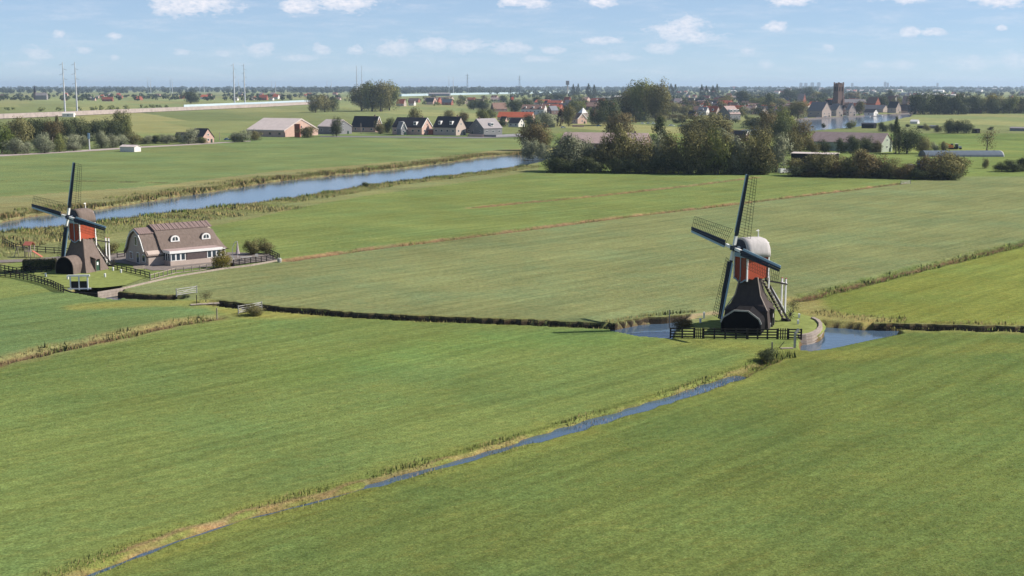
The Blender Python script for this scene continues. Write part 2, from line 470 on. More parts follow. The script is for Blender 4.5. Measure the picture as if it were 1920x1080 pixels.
def zfun(x, y):
    z = np.zeros(x.shape)
    for pts, hw, bank, dep in CARVE_LINES:
        xs = [p[0] for p in pts]; ys = [p[1] for p in pts]; mgn = hw + bank + 1
        k = (x > min(xs) - mgn) & (x < max(xs) + mgn) & (y > min(ys) - mgn) & (y < max(ys) + mgn)
        if not k.any(): continue
        wob = (0.35 if bank > .5 else 0.10) * np.sin(x[k] * 0.9 + 1.3 * np.sin(y[k] * 0.7)) * np.cos(y[k] * 0.8)
        d = seg_dist(x[k], y[k], pts) + wob * min(1, hw + .3)
        z[k] = np.minimum(z[k], -dep * smooth(1 - (d - hw) / bank))
    for pts, bank, dep in CARVE_POLYS:
        xs = [p[0] for p in pts]; ys = [p[1] for p in pts]; mgn = bank + 1
        k = (x > min(xs) - mgn) & (x < max(xs) + mgn) & (y > min(ys) - mgn) & (y < max(ys) + mgn)
        if not k.any(): continue
        xx, yy = x[k], y[k]
        d = seg_dist(xx, yy, pts + [pts[0]]); d = np.where(in_poly(xx, yy, pts), -d, d)
        d = d + 0.5 * bank * np.sin(xx * 0.37 + 2 * np.sin(yy * 0.23)) * np.cos(yy * .31) * (0.25 if bank < 1.5 else 0.6)
        z[k] = np.minimum(z[k], -dep * smooth(0.5 - d / bank))
    return z


def px_line(pts):
    return lambda X: np.interp(X, [p[0] for p in pts], [p[1] for p in pts])


yDiag = px_line([(-300, 1240), (60, 1112), (450, 970), (700, 905), (1000, 822), (1380, 705), (1440, 678), (1500, 655), (1560, 650), (1690, 622), (2400, 632)])
yB = px_line([(-600, 540), (0, 545), (230, 549), (330, 558), (400, 567), (569, 583), (760, 596), (1079, 609), (1150, 612), (1260, 625), (1500, 630), (1640, 611), (1920, 617), (2400, 634)])
yLeft = px_line([(-300, 750), (0, 678), (250, 623), (398, 596), (420, 570)])
yD = px_line([(-300, 640), (0, 560), (540, 488), (1000, 428), (1440, 374), (1690, 343), (2400, 250)])
yC = px_line([(1480, 566), (1640, 525), (1920, 456), (2300, 362)])
yE = px_line([(430, 440), (885, 389), (1200, 358), (1420, 332), (1700, 310)])
yRivN = px_line([(-130, 456), (0, 434), (180, 414), (460, 381), (690, 346), (900, 322), (975, 311), (1040, 300)])
yRivF = px_line([(-120, 430), (0, 413), (230, 382), (520, 337), (760, 313), (945, 289), (1040, 284)])

ys_rows = list(np.arange(1230, 330, -1.5)) + list(np.arange(330, 200, -0.75)) + list(np.arange(200, 166, -1.0))
rowY = [G(960, y)[1] for y in ys_rows] + [18000, 22000, 30000]
rowY = [-4000, -1500, -500, -120, 0, 40] + rowY
ucols = [-40, -12, -5, -2.5, -1.5, -1.0, -0.75, -0.62, -0.55] + list(np.arange(-0.5, 0.5001, 0.00165)) + [0.55, 0.62, 0.75, 1.0, 1.5, 2.5, 5, 12, 40]
rowY = np.array(rowY); ucols = np.array(ucols)
YY = np.repeat(rowY[:, None], len(ucols), 1)
sY = np.where(rowY > 70, rowY, 70 + (70 - rowY))[:, None]
lim = np.minimum(np.abs(ucols[None, :] * sY), 34000) * np.sign(ucols[None, :])
XX = lim
gx, gy = XX.ravel(), YY.ravel()
gz = zfun(gx, gy)
inn = gy > 60
undul = 0.10 * np.sin(gx * 0.045 + 1) * np.sin(gy * 0.05) + 0.05 * np.sin(gx * .21) * np.sin(gy * .17 + 2)
gz = gz + np.where((gz > -0.02) & inn, undul * 0.5, 0)
nr, nc = len(rowY), len(ucols)
idx = np.arange(nr * nc).reshape(nr, nc)
quads = np.stack([idx[:-1, :-1], idx[:-1, 1:], idx[1:, 1:], idx[1:, :-1]], -1).reshape(-1, 4)
gm = bpy.data.meshes.new('ground')
gm.vertices.add(nr * nc); gm.vertices.foreach_set('co', np.stack([gx, gy, gz], 1).ravel().astype(np.float32))
gm.loops.add(quads.size); gm.loops.foreach_set('vertex_index', quads.ravel().astype(np.int32))
gm.polygons.add(len(quads)); gm.polygons.foreach_set('loop_start', (np.arange(len(quads)) * 4).astype(np.int32))
gm.update(calc_edges=True); gm.shade_smooth()
# field colours (which crop or sward grows where)
PX, PY = to_px(gx, np.maximum(gy, 20))
C = np.zeros((len(gx), 4)); C[:, 3] = 1


def setc(k, rgb): C[k, :3] = rgb


FAR = (0.185, 0.200, 0.082)
setc(slice(None), FAR)
setc(PY > yDiag(PX), (0.112, 0.143, 0.041))
k = (PY <= yDiag(PX)) & (PY > yB(PX)); setc(k, (0.131, 0.168, 0.051))
k &= (PY < yLeft(PX)) & (PX < 420); setc(k, (0.117, 0.164, 0.060))
k = (PY <= yB(PX)) & (PY > yD(PX)); setc(k, (0.166, 0.184, 0.079))
k &= (PX > 1480) & (PY > yC(PX)); setc(k, (0.154, 0.175, 0.044))
k = (PY <= yD(PX)) & (PY > 300); setc(k, (0.144, 0.176, 0.057))
k = (PY <= yD(PX)) & (PY > yRivN(PX) - 2) & (PX < 1010) & (PY < yRivN(PX) + np.interp(PX, [0, 300, 600, 1000], [64, 42, 22, 14])); setc(k, (0.175, 0.180, 0.075))
k = (PX < 1040) & (PY < yRivF(PX)) & (PY > 250); setc(k, (0.142, 0.178, 0.069))
k = (PX < 1040) & (PY < yRivF(PX) + 1) & (PY > yRivF(PX) - np.interp(PX, [0, 300, 600, 1000], [44, 24, 14, 8])); setc(k, (0.20, 0.19, 0.085))
k = (PX > 1040) & (PY < 330) & (PY > 250); setc(k, (0.150, 0.190, 0.058))
# strip parcels of the far polder
far = (PY < 285) & (PY > 161)
sid = np.floor((gx * math.cos(R(-22)) - gy * math.sin(R(-22))) / 95.0 + np.floor(gy / 420.0) * 3.7)
h1 = np.modf(np.abs(np.sin(sid * 12.9898) * 43758.5453))[0]
C[far, :3] *= (0.80 + 0.42 * h1[far])[:, None]
C[far, 0] *= (0.92 + 0.2 * np.modf(h1[far] * 7.3)[0])


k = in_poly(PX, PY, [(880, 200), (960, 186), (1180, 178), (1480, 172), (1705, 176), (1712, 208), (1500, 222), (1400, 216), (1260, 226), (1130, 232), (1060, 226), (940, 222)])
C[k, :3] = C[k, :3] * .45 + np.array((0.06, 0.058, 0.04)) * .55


def edge_tint(pts, inner, outer, rgb, amt):
    d = seg_dist(gx, gy, pts) + 0.5 * np.sin(gx * 0.5 + 2 * np.sin(gy * .33)) + .3 * np.sin(gx * 1.7) * np.sin(gy * 1.3)
    w = amt * smooth(1 - (d - inner) / (outer - inner))
    C[:, :3] = C[:, :3] * (1 - w[:, None]) + np.array(rgb) * w[:, None]


near = slice(None)
edge_tint(DIAG, 1.0, 5.0, (0.17, 0.18, 0.045), 0.55)
edge_tint(LEFTD, 1.0, 4.5, (0.24, 0.20, 0.085), 0.8)
edge_tint(LINED, 0.6, 2.6, (0.27, 0.165, 0.09), 0.95)
edge_tint(LINEE, 0.5, 2.6, (0.26, 0.165, 0.085), 0.9)
edge_tint(RIGHTC, 0.6, 3.4, (0.085, 0.11, 0.03), 0.85)
edge_tint(B2, 1.8, 3.4, (0.15, 0.15, 0.045), 0.6)
edge_tint(B3, 1.8, 5.0, (0.22, 0.18, 0.06), 0.6)
edge_tint(GW([(1495, 562), (1550, 596), (1640, 600)]), 1, 5.0, (0.26, 0.21, 0.085), 0.7)
edge_tint(GW([(1264, 600), (1300, 590), (1340, 588)]), .4, 2.2, (0.33, 0.24, 0.14), 0.8)
edge_tint(GW([(170, 575), (300, 567), (420, 573), (470, 588), (560, 592)]), 1, 5.0, (0.24, 0.215, 0.06), 0.7)
edge_tint(GW([(1280, 640), (1400, 650), (1500, 668), (1900, 650)]), 1, 5.0, (0.19, 0.195, 0.05), 0.5)
edge_tint(GW([(560, 700), (900, 640), (1150, 634)]), 2, 10.0, (0.13, 0.19, 0.052), 0.5)
mud = smooth((-gz - 0.22) / 0.35)
C[:, :3] = C[:, :3] * (1 - mud[:, None]) + np.array((0.115, 0.075, 0.042)) * mud[:, None]
# a bank of peat and cut reed lies along the far side of the near ditch
dn = seg_dist(gx, gy, DIAG)
side = np.zeros(len(gx))
nd = Vector((DIAG[9][0] - DIAG[3][0], DIAG[9][1] - DIAG[3][1])).normalized()
side = (gx - DIAG[5][0]) * (-nd[1]) + (gy - DIAG[5][1]) * nd[0]
w = smooth(1 - np.abs(dn + .45 * np.sin(gx * .8 + gy * .5) * np.sin(gy * .37) - .95) / .6) * (side > 0) * 0.75 * np.interp(PX, [200, 700, 1100, 1400], [1, .8, .45, .6])
C[:, :3] = C[:, :3] * (1 - w[:, None]) + np.array((0.24, 0.160, 0.088)) * w[:, None]
w = smooth(1 - (dn + .4 * np.sin(gx * .9 + gy * .6)) / .95) * np.interp(PX, [500, 800], [.55, 0]) * (PY > 600)
C[:, :3] = C[:, :3] * (1 - w[:, None]) + np.array((0.235, 0.145, 0.080)) * w[:, None]
ca = gm.color_attributes.new('tint', 'FLOAT_COLOR', 'POINT')
ca.data.foreach_set('color', C.ravel().astype(np.float32))
# ground material
m = bpy.data.materials.new('meadow'); m.use_nodes = True; MATS['meadow'] = m
N, L = m.node_tree.nodes, m.node_tree.links
pb = N['Principled BSDF']; pb.inputs['Roughness'].default_value = 1.0; pb.inputs['Specular IOR Level'].default_value = 0.0
at = N.new('ShaderNodeAttribute'); at.attribute_name = 'tint'
geo = N.new('ShaderNodeNewGeometry')


def gnoise(scale, detail, rough, stretch=None, rot=0.0):
    v = geo.outputs['Position']
    if stretch:
        mp = N.new('ShaderNodeMapping'); mp.vector_type = 'TEXTURE'
        mp.inputs['Rotation'].default_value = (0, 0, rot); mp.inputs['Scale'].default_value = stretch; L.new(v, mp.inputs[0]); v = mp.outputs[0]
    n = N.new('ShaderNodeTexNoise'); L.new(v, n.inputs['Vector']); n.inputs['Scale'].default_value = scale; n.inputs['Detail'].default_value = detail; n.inputs['Roughness'].default_value = rough
    return n.outputs['Fac']


def gmr(v, a, b, c, d):
    n = N.new('ShaderNodeMapRange'); L.new(v, n.inputs[0])
    for i, q in enumerate((a, b, c, d)): n.inputs[i + 1].default_value = q
    return n.outputs[0]


def gm_(op, a, b):
    n = N.new('ShaderNodeMath'); n.operation = op
    for i, q in enumerate((a, b)):
        if isinstance(q, (int, float)): n.inputs[i].default_value = q
        else: L.new(q, n.inputs[i])
    return n.outputs[0]


big = gmr(gnoise(0.030, 5, 0.65), 0.3, 0.7, 0.84, 1.17)
mow = gmr(gnoise(1.0, 4, 0.65, (26.0, 2.2, 1.0), R(47.5)), 0.3, 0.7, 0.82, 1.18)
mow2 = gmr(gnoise(1.0, 2, 0.5, (60.0, 0.8, 1.0), R(47.5)), 0.3, 0.7, 0.93, 1.07)
tuft = gm_('MULTIPLY', gmr(gnoise(1.1, 8, 0.82), 0.32, 0.68, 0.66, 1.34), gmr(gnoise(5.0, 3, 0.7), 0.30, 0.70, 0.62, 1.38))
tot = gm_('MULTIPLY', gm_('MULTIPLY', big, gm_('MULTIPLY', mow, mow2)), tuft)
sc = N.new('ShaderNodeVectorMath'); sc.operation = 'SCALE'; L.new(at.outputs['Color'], sc.inputs[0]); L.new(tot, sc.inputs['Scale'])
# yellowed and bluish blades in patches
pale = N.new('ShaderNodeMix'); pale.data_type = 'RGBA'; pale.blend_type = 'MULTIPLY'
L.new(gmr(gnoise(0.9, 7, 0.8, (3.0, 1.0, 1.0), R(30)), 0.50, 0.68, 0.0, 0.55), pale.inputs['Factor']); L.new(sc.outputs[0], pale.inputs[6]); pale.inputs[7].default_value = (1.45, 1.1, 1.05, 1)
cool = N.new('ShaderNodeMix'); cool.data_type = 'RGBA'; cool.blend_type = 'MULTIPLY'
L.new(gmr(gnoise(0.045, 6, 0.7), 0.45, 0.64, 0.0, 0.6), cool.inputs['Factor']); L.new(pale.outputs[2], cool.inputs[6]); cool.inputs[7].default_value = (0.80, 1.0, 1.12, 1)
L.new(cool.outputs[2], pb.inputs['Base Color'])
bp = N.new('ShaderNodeBump'); bp.inputs['Strength'].default_value = 0.35; bp.inputs['Distance'].default_value = 0.15
L.new(gnoise(1.6, 7, 0.75), bp.inputs['Height']); L.new(bp.outputs[0], pb.inputs['Normal'])
gm.materials.append(m)
ground = tag(link(bpy.data.objects.new('ground', gm)), kind='structure')


def bank(name, line, off, seed):
    """steep peat bank with a grass lip along one side of a ditch"""
    g = random.Random(seed); pts = []
    for a, c in zip(line[:-1], line[1:]):
        n = max(1, int((Vector(c) - Vector(a)).length / 0.8))
        pts += [Vector(a).lerp(Vector(c), i / n) for i in range(n)]
    pts.append(Vector(line[-1])); v, f, t = [], [], []
    gcol = (0.165, 0.185, 0.072, 1); dcol = (0.12, 0.11, 0.045, 1); peat_shade = (0.06, 0.045, 0.03, 1)  # bank face: peat darkened in colour to read as shadow and dark water
    for i, p in enumerate(pts):
        a, c = pts[max(0, i - 1)], pts[min(len(pts) - 1, i + 1)]; d_ = (c - a).normalized(); nn = Vector((-d_[1], d_[0], 0)); j = g.uniform(-.28, .28) + .25 * math.sin(i * .31) * math.sin(i * .13)
        for o_, z_, cc in ((off - .15 + j, -1.7, peat_shade), (off - .05 + j * 1.2, -.25 + g.uniform(-.1, .1), peat_shade), (off + .05 + j * 1.4, .02 + g.uniform(0, .1), dcol), (off + .5 + j, .09 + g.uniform(0, .06), gcol), (off + 1.5, -.10, gcol)):
            q = p + nn * o_; v.append((q[0], q[1], z_)); t += list(cc)
        if i:
            for k_ in range(4): b0 = (i - 1) * 5 + k_; f.append((b0, b0 + 5, b0 + 6, b0 + 1))
    me = bpy.data.meshes.new(name); me.from_pydata(v, [], f); me.update(); me.color_attributes.new('tint', 'FLOAT_COLOR', 'POINT').data.foreach_set('color', t)
    me.materials.append(MATS['meadow']); o = link(bpy.data.objects.new(name, me)); o['kind'] = 'structure'


bank('ditch_bank', B2, 1.75, 1); bank('ditch_bank', GW([(1146, 607), (1200, 598.5), (1256, 593), (1296, 589)]), 0.0, 4); bank('ditch_bank', B1, 1.7, 2); bank('ditch_bank', B3, 1.7, 3)

# water
m = bpy.data.materials.new('water'); m.use_nodes = True; MATS['water'] = m
N, L = m.node_tree.nodes, m.node_tree.links
pb = N['Principled BSDF']; pb.inputs['Base Color'].default_value = (0.060, 0.098, 0.145, 1); pb.inputs['Roughness'].default_value = 0.09
pb.inputs['IOR'].default_value = 1.33; pb.inputs['Specular IOR Level'].default_value = 0.5
geo = N.new('ShaderNodeNewGeometry')
n1 = N.new('ShaderNodeTexNoise'); L.new(geo.outputs['Position'], n1.inputs['Vector']); n1.inputs['Scale'].default_value = 0.9; n1.inputs['Detail'].default_value = 4
bp = N.new('ShaderNodeBump'); bp.inputs['Strength'].default_value = 0.30; bp.inputs['Distance'].default_value = 0.10
L.new(n1.outputs['Fac'], bp.inputs['Height']); L.new(bp.outputs[0], pb.inputs['Normal'])


def sheet(name, pts, z, mt='water'):
    b = MB(); b.poly([(p[0], p[1], z) for p in pts]); o = b.build(name, mt); o['kind'] = 'structure'; return o


def grow(pts, d):
    c = sum((Vector((p[0], p[1])) for p in pts), Vector((0, 0))) / len(pts); out = []
    n = len(pts)
    area = sum(pts[i][0] * pts[(i + 1) % n][1] - pts[(i + 1) % n][0] * pts[i][1] for i in range(n))
    for i in range(n):
        a, b_ = Vector(pts[i - 1][:2]), Vector(pts[(i + 1) % n][:2]); t = (b_ - a).normalized()
        nn = Vector((t[1], -t[0])) * (1 if area > 0 else -1); p = Vector(pts[i][:2]) + nn * d; out.append((p[0], p[1]))
    return out


sheet('river', grow(RIVER, 1.6), -0.75)
sheet('lake', grow(LAKE, 2.5), -0.7)
sheet('ditch_water', grow(DIAG[:0] + GW([(-300, 1110), (1470, 1110), (1470, 660), (800, 640), (-200, 760)]), 0), -0.62) if False else None
w_diag = []
for i, p in enumerate(DIAG):
    a, b_ = DIAG[max(0, i - 1)], DIAG[min(len(DIAG) - 1, i + 1)]; t = Vector((b_[0] - a[0], b_[1] - a[1])).normalized(); w_diag.append((p, Vector((-t[1], t[0]))))
sheet('ditch_water', [(p[0] + n_[0] * 1.7, p[1] + n_[1] * 1.7) for p, n_ in w_diag] + [(p[0] - n_[0] * 1.7, p[1] - n_[1] * 1.7) for p, n_ in reversed(w_diag)], -0.36)
sheet('canal_water', GW([(90, 568), (90, 532), (240, 532), (700, 560), (1150, 582), (1330, 582), (1700, 596), (2420, 618), (2420, 652), (1700, 632), (1640, 643), (1520, 668), (1480, 660), (1180, 636), (600, 606)]), -0.95)

# ------------------------------------------------------------------ windmills
RS = 10.5


def sail(root, M, parent_label=None):
    """one sail: stock with white root, pale leading board, furled cloth and the lattice of bars and laths"""
    st = MB()
    st.loft([[(-.17, -.17, 1.7), (.17, -.17, 1.7), (.17, .17, 1.7), (-.17, .17, 1.7)], [(-.08, -.09, RS), (.08, -.09, RS), (.08, .09, RS), (-.08, .09, RS)]])
    o = st.build('sail', 'navy_paint', root); o.matrix_local = M
    block('stock_root', 'white_paint', o, (0, 0, 1.1), (.38, .38, 1.3))
    b = MB(); b.prism([(-.05, -.20, 2.0), (-.05, -.52, 2.2), (-.05, -.42, RS), (-.05, -.12, RS)], (.07, 0, 0)); b.build('leading_board', 'pale_blue_paint', o)
    b = MB()
    b.loft([[(.10, .14, 2.05), (.26, .22, 2.05), (.26, .52, 2.05), (.10, .62, 2.05), (-.02, .5, 2.05)],
            [(.10, .14, 6), (.24, .22, 6), (.24, .46, 6), (.10, .56, 6), (-.02, .45, 6)],
            [(.08, .12, RS - .05), (.18, .16, RS - .05), (.18, .36, RS - .05), (.08, .44, RS - .05), (-.02, .3, RS - .05)]])
    b.build('furled_cloth', 'navy_paint', o, smooth=False)
    n = 22
    for i in range(n):
        r = 1.95 + (RS - 2.0) * i / (n - 1)
        wd = 2.25 - 0.25 * (i / (n - 1))
        tw = 0.30 * (1 - i / (n - 1)) + .03
        beam('lattice_bar', 'lattice_wood', o, (0, .1, r), (-wd * tw, wd, r), .034, .04)
    for fr in (0.52, 0.77, 1.0):
        w0, w1 = 2.25 * fr, 2.0 * fr
        beam('lattice_lath', 'lattice_wood', o, (-w0 * .33 - .04, w0, 1.95), (-w1 * .03 - .04, w1, RS - .05), .034, .045)
    return o


def windmill(loc, cap_yaw, tower_yaw, label, cap_mat, tower_mat, phi, arch, door_side, lift=0.0, size=1.0):
    root = empty('windmill', loc, label, 'windmill'); root.scale = (size, size, size)
    RT = Matrix.Rotation(tower_yaw, 4, 'Z'); RC = Matrix.Translation((0, 0, lift)) @ Matrix.Rotation(cap_yaw, 4, 'Z')
    # lower tower: flared pyramid with an eave, local +X is the side of the wheel house
    b = MB()
    prof = [(0, 3.25), (2.55, 2.95), (2.62, 3.05), (2.75, 2.95), (3.4, 2.3), (4.4, 1.78), (5.6, 1.42), (6.6, 1.25)]
    if arch: prof = [(0, 3.45), (1.2, 2.95), (2.4, 2.5), (2.75, 2.38), (3.4, 2.18), (4.4, 1.85), (5.6, 1.5), (6.6, 1.25)]
    prof = [(z if z < 2.8 else 2.8 + (z - 2.8) * (3.8 + lift) / 3.8, s) for z, s in prof]
    b.loft([[(s, s, z), (-s, s, z), (-s, -s, z), (s, -s, z)] for z, s in prof])
    t = b.build('lower_tower', tower_mat, root, rz=tower_yaw)
    for sx in (-1, 1):
        for sy in (-1, 1):
            for (z0, s0), (z1, s1) in ((prof[3], prof[5]), (prof[5], prof[7])):
                beam('hip_board', 'weathered_wood' if tower_mat != 'brown_thatch' else tower_mat, root, RT @ Vector((sx * s0, sy * s0, z0)), RT @ Vector((sx * s1, sy * s1, z1)), .12)
    block('neck', 'dark_wood', root, (0, 0, 6.75 + lift), (2.0, 2.0, .5), M=RT)
    # wheel house
    if arch:
        pr = [(-2.1, 0)] + [(-2.1 * math.cos(a), 1.35 + 2.1 * math.sin(a)) for a in np.linspace(0, math.pi, 13)] + [(2.1, 0)]
    else:
        pr = [(-2.75, 0), (-2.75, 1.5), (-2.45, 2.2), (-.95, 3.25), (.95, 3.25), (2.45, 2.2), (2.75, 1.5), (2.75, 0)]
    x0, x1 = 2.2, 7.0 if not arch else 5.4
    b = MB(); b.prism([(x0, y, z) for y, z in pr], (x1 - x0, 0, 0)); wh = b.build('wheel_house', tower_mat if arch else 'tarred_boards', root, rz=tower_yaw)
    big_ = [(y * .93, z * .955) for y, z in pr]
    b = MB(); b.prism([(x1 - .02, y, z) for y, z in big_], (.06, 0, 0)); b.build('wheel_house_front', 'tarred_front', wh)
    if not arch:
        for (ya, za), (yb, zb) in zip(pr[1:-2], pr[2:-1]):
            beam('edge_board', 'grey_wood', wh, (x1 + .05, ya * 1.01, za + .03), (x1 + .05, yb * 1.01, zb + .03), .14, .2)
    # door dormer on one side
    sgn = door_side
    d = MB(); d.prism([(-.75, sgn * 2.3, 2.9), (.75, sgn * 2.3, 2.9), (.75, sgn * 3.6, 2.5), (-.75, sgn * 3.6, 2.5)], (0, 0, .14)); d.build('door_hood', tower_mat, root, rz=tower_yaw)
    for s in (-1, 1): block('door_cheek', tower_mat, root, (s * .66, sgn * 3.1, 1.25), (.12, .75, 2.5), M=RT)
    dr = block('door', 'door_green', root, (0, sgn * 3.30, 1.05), (1.0, .1, 2.1), M=RT)
    fr = block('door_window', 'white_paint', root, (0, sgn * 3.37, 1.62), (.44, .06, .55), M=RT)
    # turning upper house, local +X looks into the wind
    bd = block('upper_house', 'red_boards', root, (-.15, 0, 8.05), (3.7, 2.9, 3.1), M=RC)
    for sx in (-1, 1):
        for sy in (-1, 1):
            block('corner_post', 'white_paint', root, (-.15 + sx * 1.86, sy * 1.46, 8.0 - (.12 if sx > 0 else 0)), (.2, .2, 3.3 + (.25 if sx > 0 else 0)), M=RC)
    for sy in (-1, 1): block('eave_board', 'white_paint', root, (-.15, sy * 1.48, 9.52), (3.6, .12, .18), M=RC)
    block('front_lath', 'pale_blue_paint', root, (1.76, 0, 7.7), (.1, .14, 3.5), M=RC)
    apr = [(-1.45, 6.6), (-1.45, 6.35), (-1.0, 6.22), (-.55, 5.95), (0, 5.75), (.55, 5.95), (1.0, 6.22), (1.45, 6.35), (1.45, 6.6)]
    b = MB(); b.prism([(1.70, y, z) for y, z in apr], (.06, 0, 0)); b.build('front_apron', 'red_boards', root, rz=cap_yaw, loc=(0, 0, lift))
    for (ya, za), (yb, zb) in zip(apr[1:-2], apr[2:-1]): beam('apron_trim', 'pale_blue_paint', root, RC @ Vector((1.80, ya, za)), RC @ Vector((1.80, yb, zb)), .1, .16)
    for sy in (-1, 1):
        b = MB(); n_ = 8
        top = [(-2.0 + 3.7 * i / n_, sy * 1.44, 6.52) for i in range(n_ + 1)]; bot = [(-2.0 + 3.7 * i / n_, sy * 1.44, 6.30 + .14 * abs(math.sin(i * math.pi / 2))) for i in range(n_ + 1)]
        b.prism(top + bot[::-1], (0, -sy * .05, 0)); b.build('side_apron', 'red_boards', root, rz=cap_yaw, loc=(0, 0, lift))
    # thatched barrel roof
    rings = []
    for x, sc_, dz in ((1.95, 1.0, 0), (1.0, 1.0, .02), (-.5, 1.0, .02), (-1.5, .98, 0), (-2.1, .90, -.10), (-2.5, .72, -.35)):
        ring = []
        for a in np.linspace(0, math.pi, 15):
            yy_ = math.copysign(abs(math.cos(a)) ** .72, math.cos(a)) * 1.78 * sc_; zz_ = 9.42 + dz * 0 + math.sin(a) ** .85 * 2.75 * (.55 + .45 * sc_) * (1 if sc_ == 1 else (.4 + .6 * sc_))
            ring.append((x, yy_, zz_))
        rings.append(ring)
    b = MB(); b.loft(rings); rf = b.build('cap_roof', cap_mat, root, rz=cap_yaw, loc=(0, 0, lift))
    for p_ in rf.data.polygons: p_.use_smooth = len(p_.vertices) == 4
    gpts = [(1.97, y * .9, 9.45 + (z - 9.42) * .9) for (_, y, z) in rings[0]]
    b = MB(); b.prism(gpts, (.08, 0, 0)); b.build('cap_gable', 'navy_paint', root, rz=cap_yaw, loc=(0, 0, lift))
    block('wind_beam', 'pale_blue_paint', root, (2.05, 0, 9.75), (.5, 3.1, .55), M=RC)
    fz = 12.15
    b = MB(); b.tube((-1.2, 0, fz - .2), (-1.2, 0, fz + .75), .11, .06); b.build('finial', 'white_paint', root, rz=cap_yaw, loc=(0, 0, lift))
    b = MB(); b.prism([(-1.2, -.03, fz + .72), (-.78, -.03, fz + .86), (-1.2, -.03, fz + 1.02), (-1.36, -.03, fz + .86)], (0, .06, 0)); b.build('weather_vane', 'white_paint', root, rz=cap_yaw, loc=(0, 0, lift))
    b = MB(); b.tube((-2.3, 0, 11.0), (-3.1, 0, 11.15), .12, .14); b.build('rear_peg', 'white_paint', root, rz=cap_yaw, loc=(0, 0, lift))
    # shaft, hub and sails
    hub = Vector((3.05, 0, 10.75)); tilt = R(-4.5)
    A = RC @ Matrix.Translation(hub) @ Matrix.Rotation(tilt, 4, 'Y')
    sh = MB(); sh.tube((-1.3, 0, 0), (.3, 0, 0), .34, .3, 10); s_ = sh.build('shaft', 'white_paint', root); s_.matrix_local = A
    block('hub', 'navy_paint', root, (0, 0, 0), (.8, .62, .62), M=A)
    for kx in range(4): sail(root, A @ Matrix.Rotation(-(phi + kx * math.pi / 2), 4, 'X'))
    # stair and tail behind
    top = Vector((-2.0, 0, 6.6)); bot = Vector((-6.6, 0, .35 - lift))
    for s in (-1, 1):
        beam('stair_string', 'dark_wood', root, RC @ (top + Vector((0, s * .55, 0))), RC @ (bot + Vector((0, s * .55, 0))), .1, .28)
    nst = 15
    for i in range(nst):
        p = top.lerp(bot, (i + .7) / nst)
        block('stair_tread', 'weathered_wood', root, p, (.26, 1.0, .05), M=RC)
    block('tail_foot', 'dark_wood', root, (-6.7, 0, .25 - lift), (.6, 1.5, .3), M=RC)
    for s in (-1, 1):
        block('tail_post', 'white_paint', root, (-6.1, s * .42, 3.2), (.2, .2, 5.2), M=RC)
        block('post_cap', 'plastic_red', root, (-6.1, s * .42, 5.86), (.22, .22, .12), M=RC)
        beam('tail_brace', 'white_paint', root, RC @ Vector((-6.0, s * .42, 1.4)), RC @ Vector((-3.4, s * .42, 4.9)), .1, .12)
    block('cross_beam', 'white_paint', root, (-6.1, 0, 5.1), (.24, 1.3, .24), M=RC)
    for s in (-1, 1):
        beam('tail_beam', 'dark_wood', root, RC @ Vector((-2.0, s * .8, 5.9)), RC @ Vector((-6.2, s * .62, 5.05)), .14, .2)
        block('hanger_post', 'white_paint', root, (-2.55, s * .95, 5.75), (.2, .2, 1.9), M=RC)
    wc = Vector((-7.0, .55, 1.1 - lift))
    for i in range(6):
        a = math.pi * i / 6; dv = Vector((math.cos(a), 0, math.sin(a))) * .75
        beam('winch_spoke', 'dark_wood', root, RC @ (wc - dv), RC @ (wc + dv), .07)
    return root


def yaw_of(px, turn):                 # heading that points at the camera, turned clockwise (to the left in the photo)
    g = G(px, 600); return math.atan2(-g[1], -g[0]) - R(turn)


MILL_R = G(1404, 613) + Vector((0, 0, .22)); MILL_L = G(157, 508)
mill_r = windmill(MILL_R, yaw_of(1404, 52), yaw_of(1404, 9), 'larger red windmill with pale grey thatched cap beside the water, dark tarred base', 'pale_thatch', 'dark_thatch', R(8.8), False, 1, 0.55)
mill_l = windmill(MILL_L, yaw_of(155, 50), yaw_of(155, 40), 'red windmill with dark brown cap and brown thatched base next to the thatched farmhouse', 'brown_thatch', 'brown_thatch', R(8.8), True, 1, 0.0, 0.96)

# mooring posts round the mills
rm, lm_ = empty, None
POSTS_R = [(1320, 597, 'behind the lower sail'), (1313, 609, 'in the shadow left of the lower sail'), (1449, 591, 'right behind the base'), (1443, 618, 'right of the wheel house'), (1498, 600, 'by the back of the round lawn'), (1496, 612, 'at the front right of the round lawn'), (1425, 545, None)]


def mooring(px, py, label, h=.95):
    b = MB(); b.loft([[(-.13, -.13, 0), (.13, -.13, 0), (.13, .13, 0), (-.13, .13, 0)], [(-.13, -.13, h * .8), (.13, -.13, h * .8), (.13, .13, h * .8), (-.13, .13, h * .8)], [(-.16, -.16, h * .8), (.16, -.16, h * .8), (.16, .16, h * .8), (-.16, .16, h * .8)], [(-.12, -.12, h), (.12, -.12, h), (.12, .12, h), (-.12, .12, h)]])
    o = b.build('mooring_post', 'white_paint', loc=G(px, py)); tag(o, label, 'post', 'white mooring posts round the mills')


for x, y, t in POSTS_R:
    if t: mooring(x, y, 'white mooring post %s of the right windmill' % t)
for x, y, t in ((86, 520, 'left of the brown arched wheel house'), (127, 525, 'in front of the brown arched wheel house'), (197, 521, 'on the lawn right of the white sluice frame'), (212, 509, 'at the foot of the left mill stair'), (227, 513, 'nearest the farmhouse on the left mill lawn')):
    mooring(x, y, 'white mooring post ' + t, .8)

# ---- right mill yard: fence with two gates, timber quay, sluice post
P = lambda x, y: G(x, y)


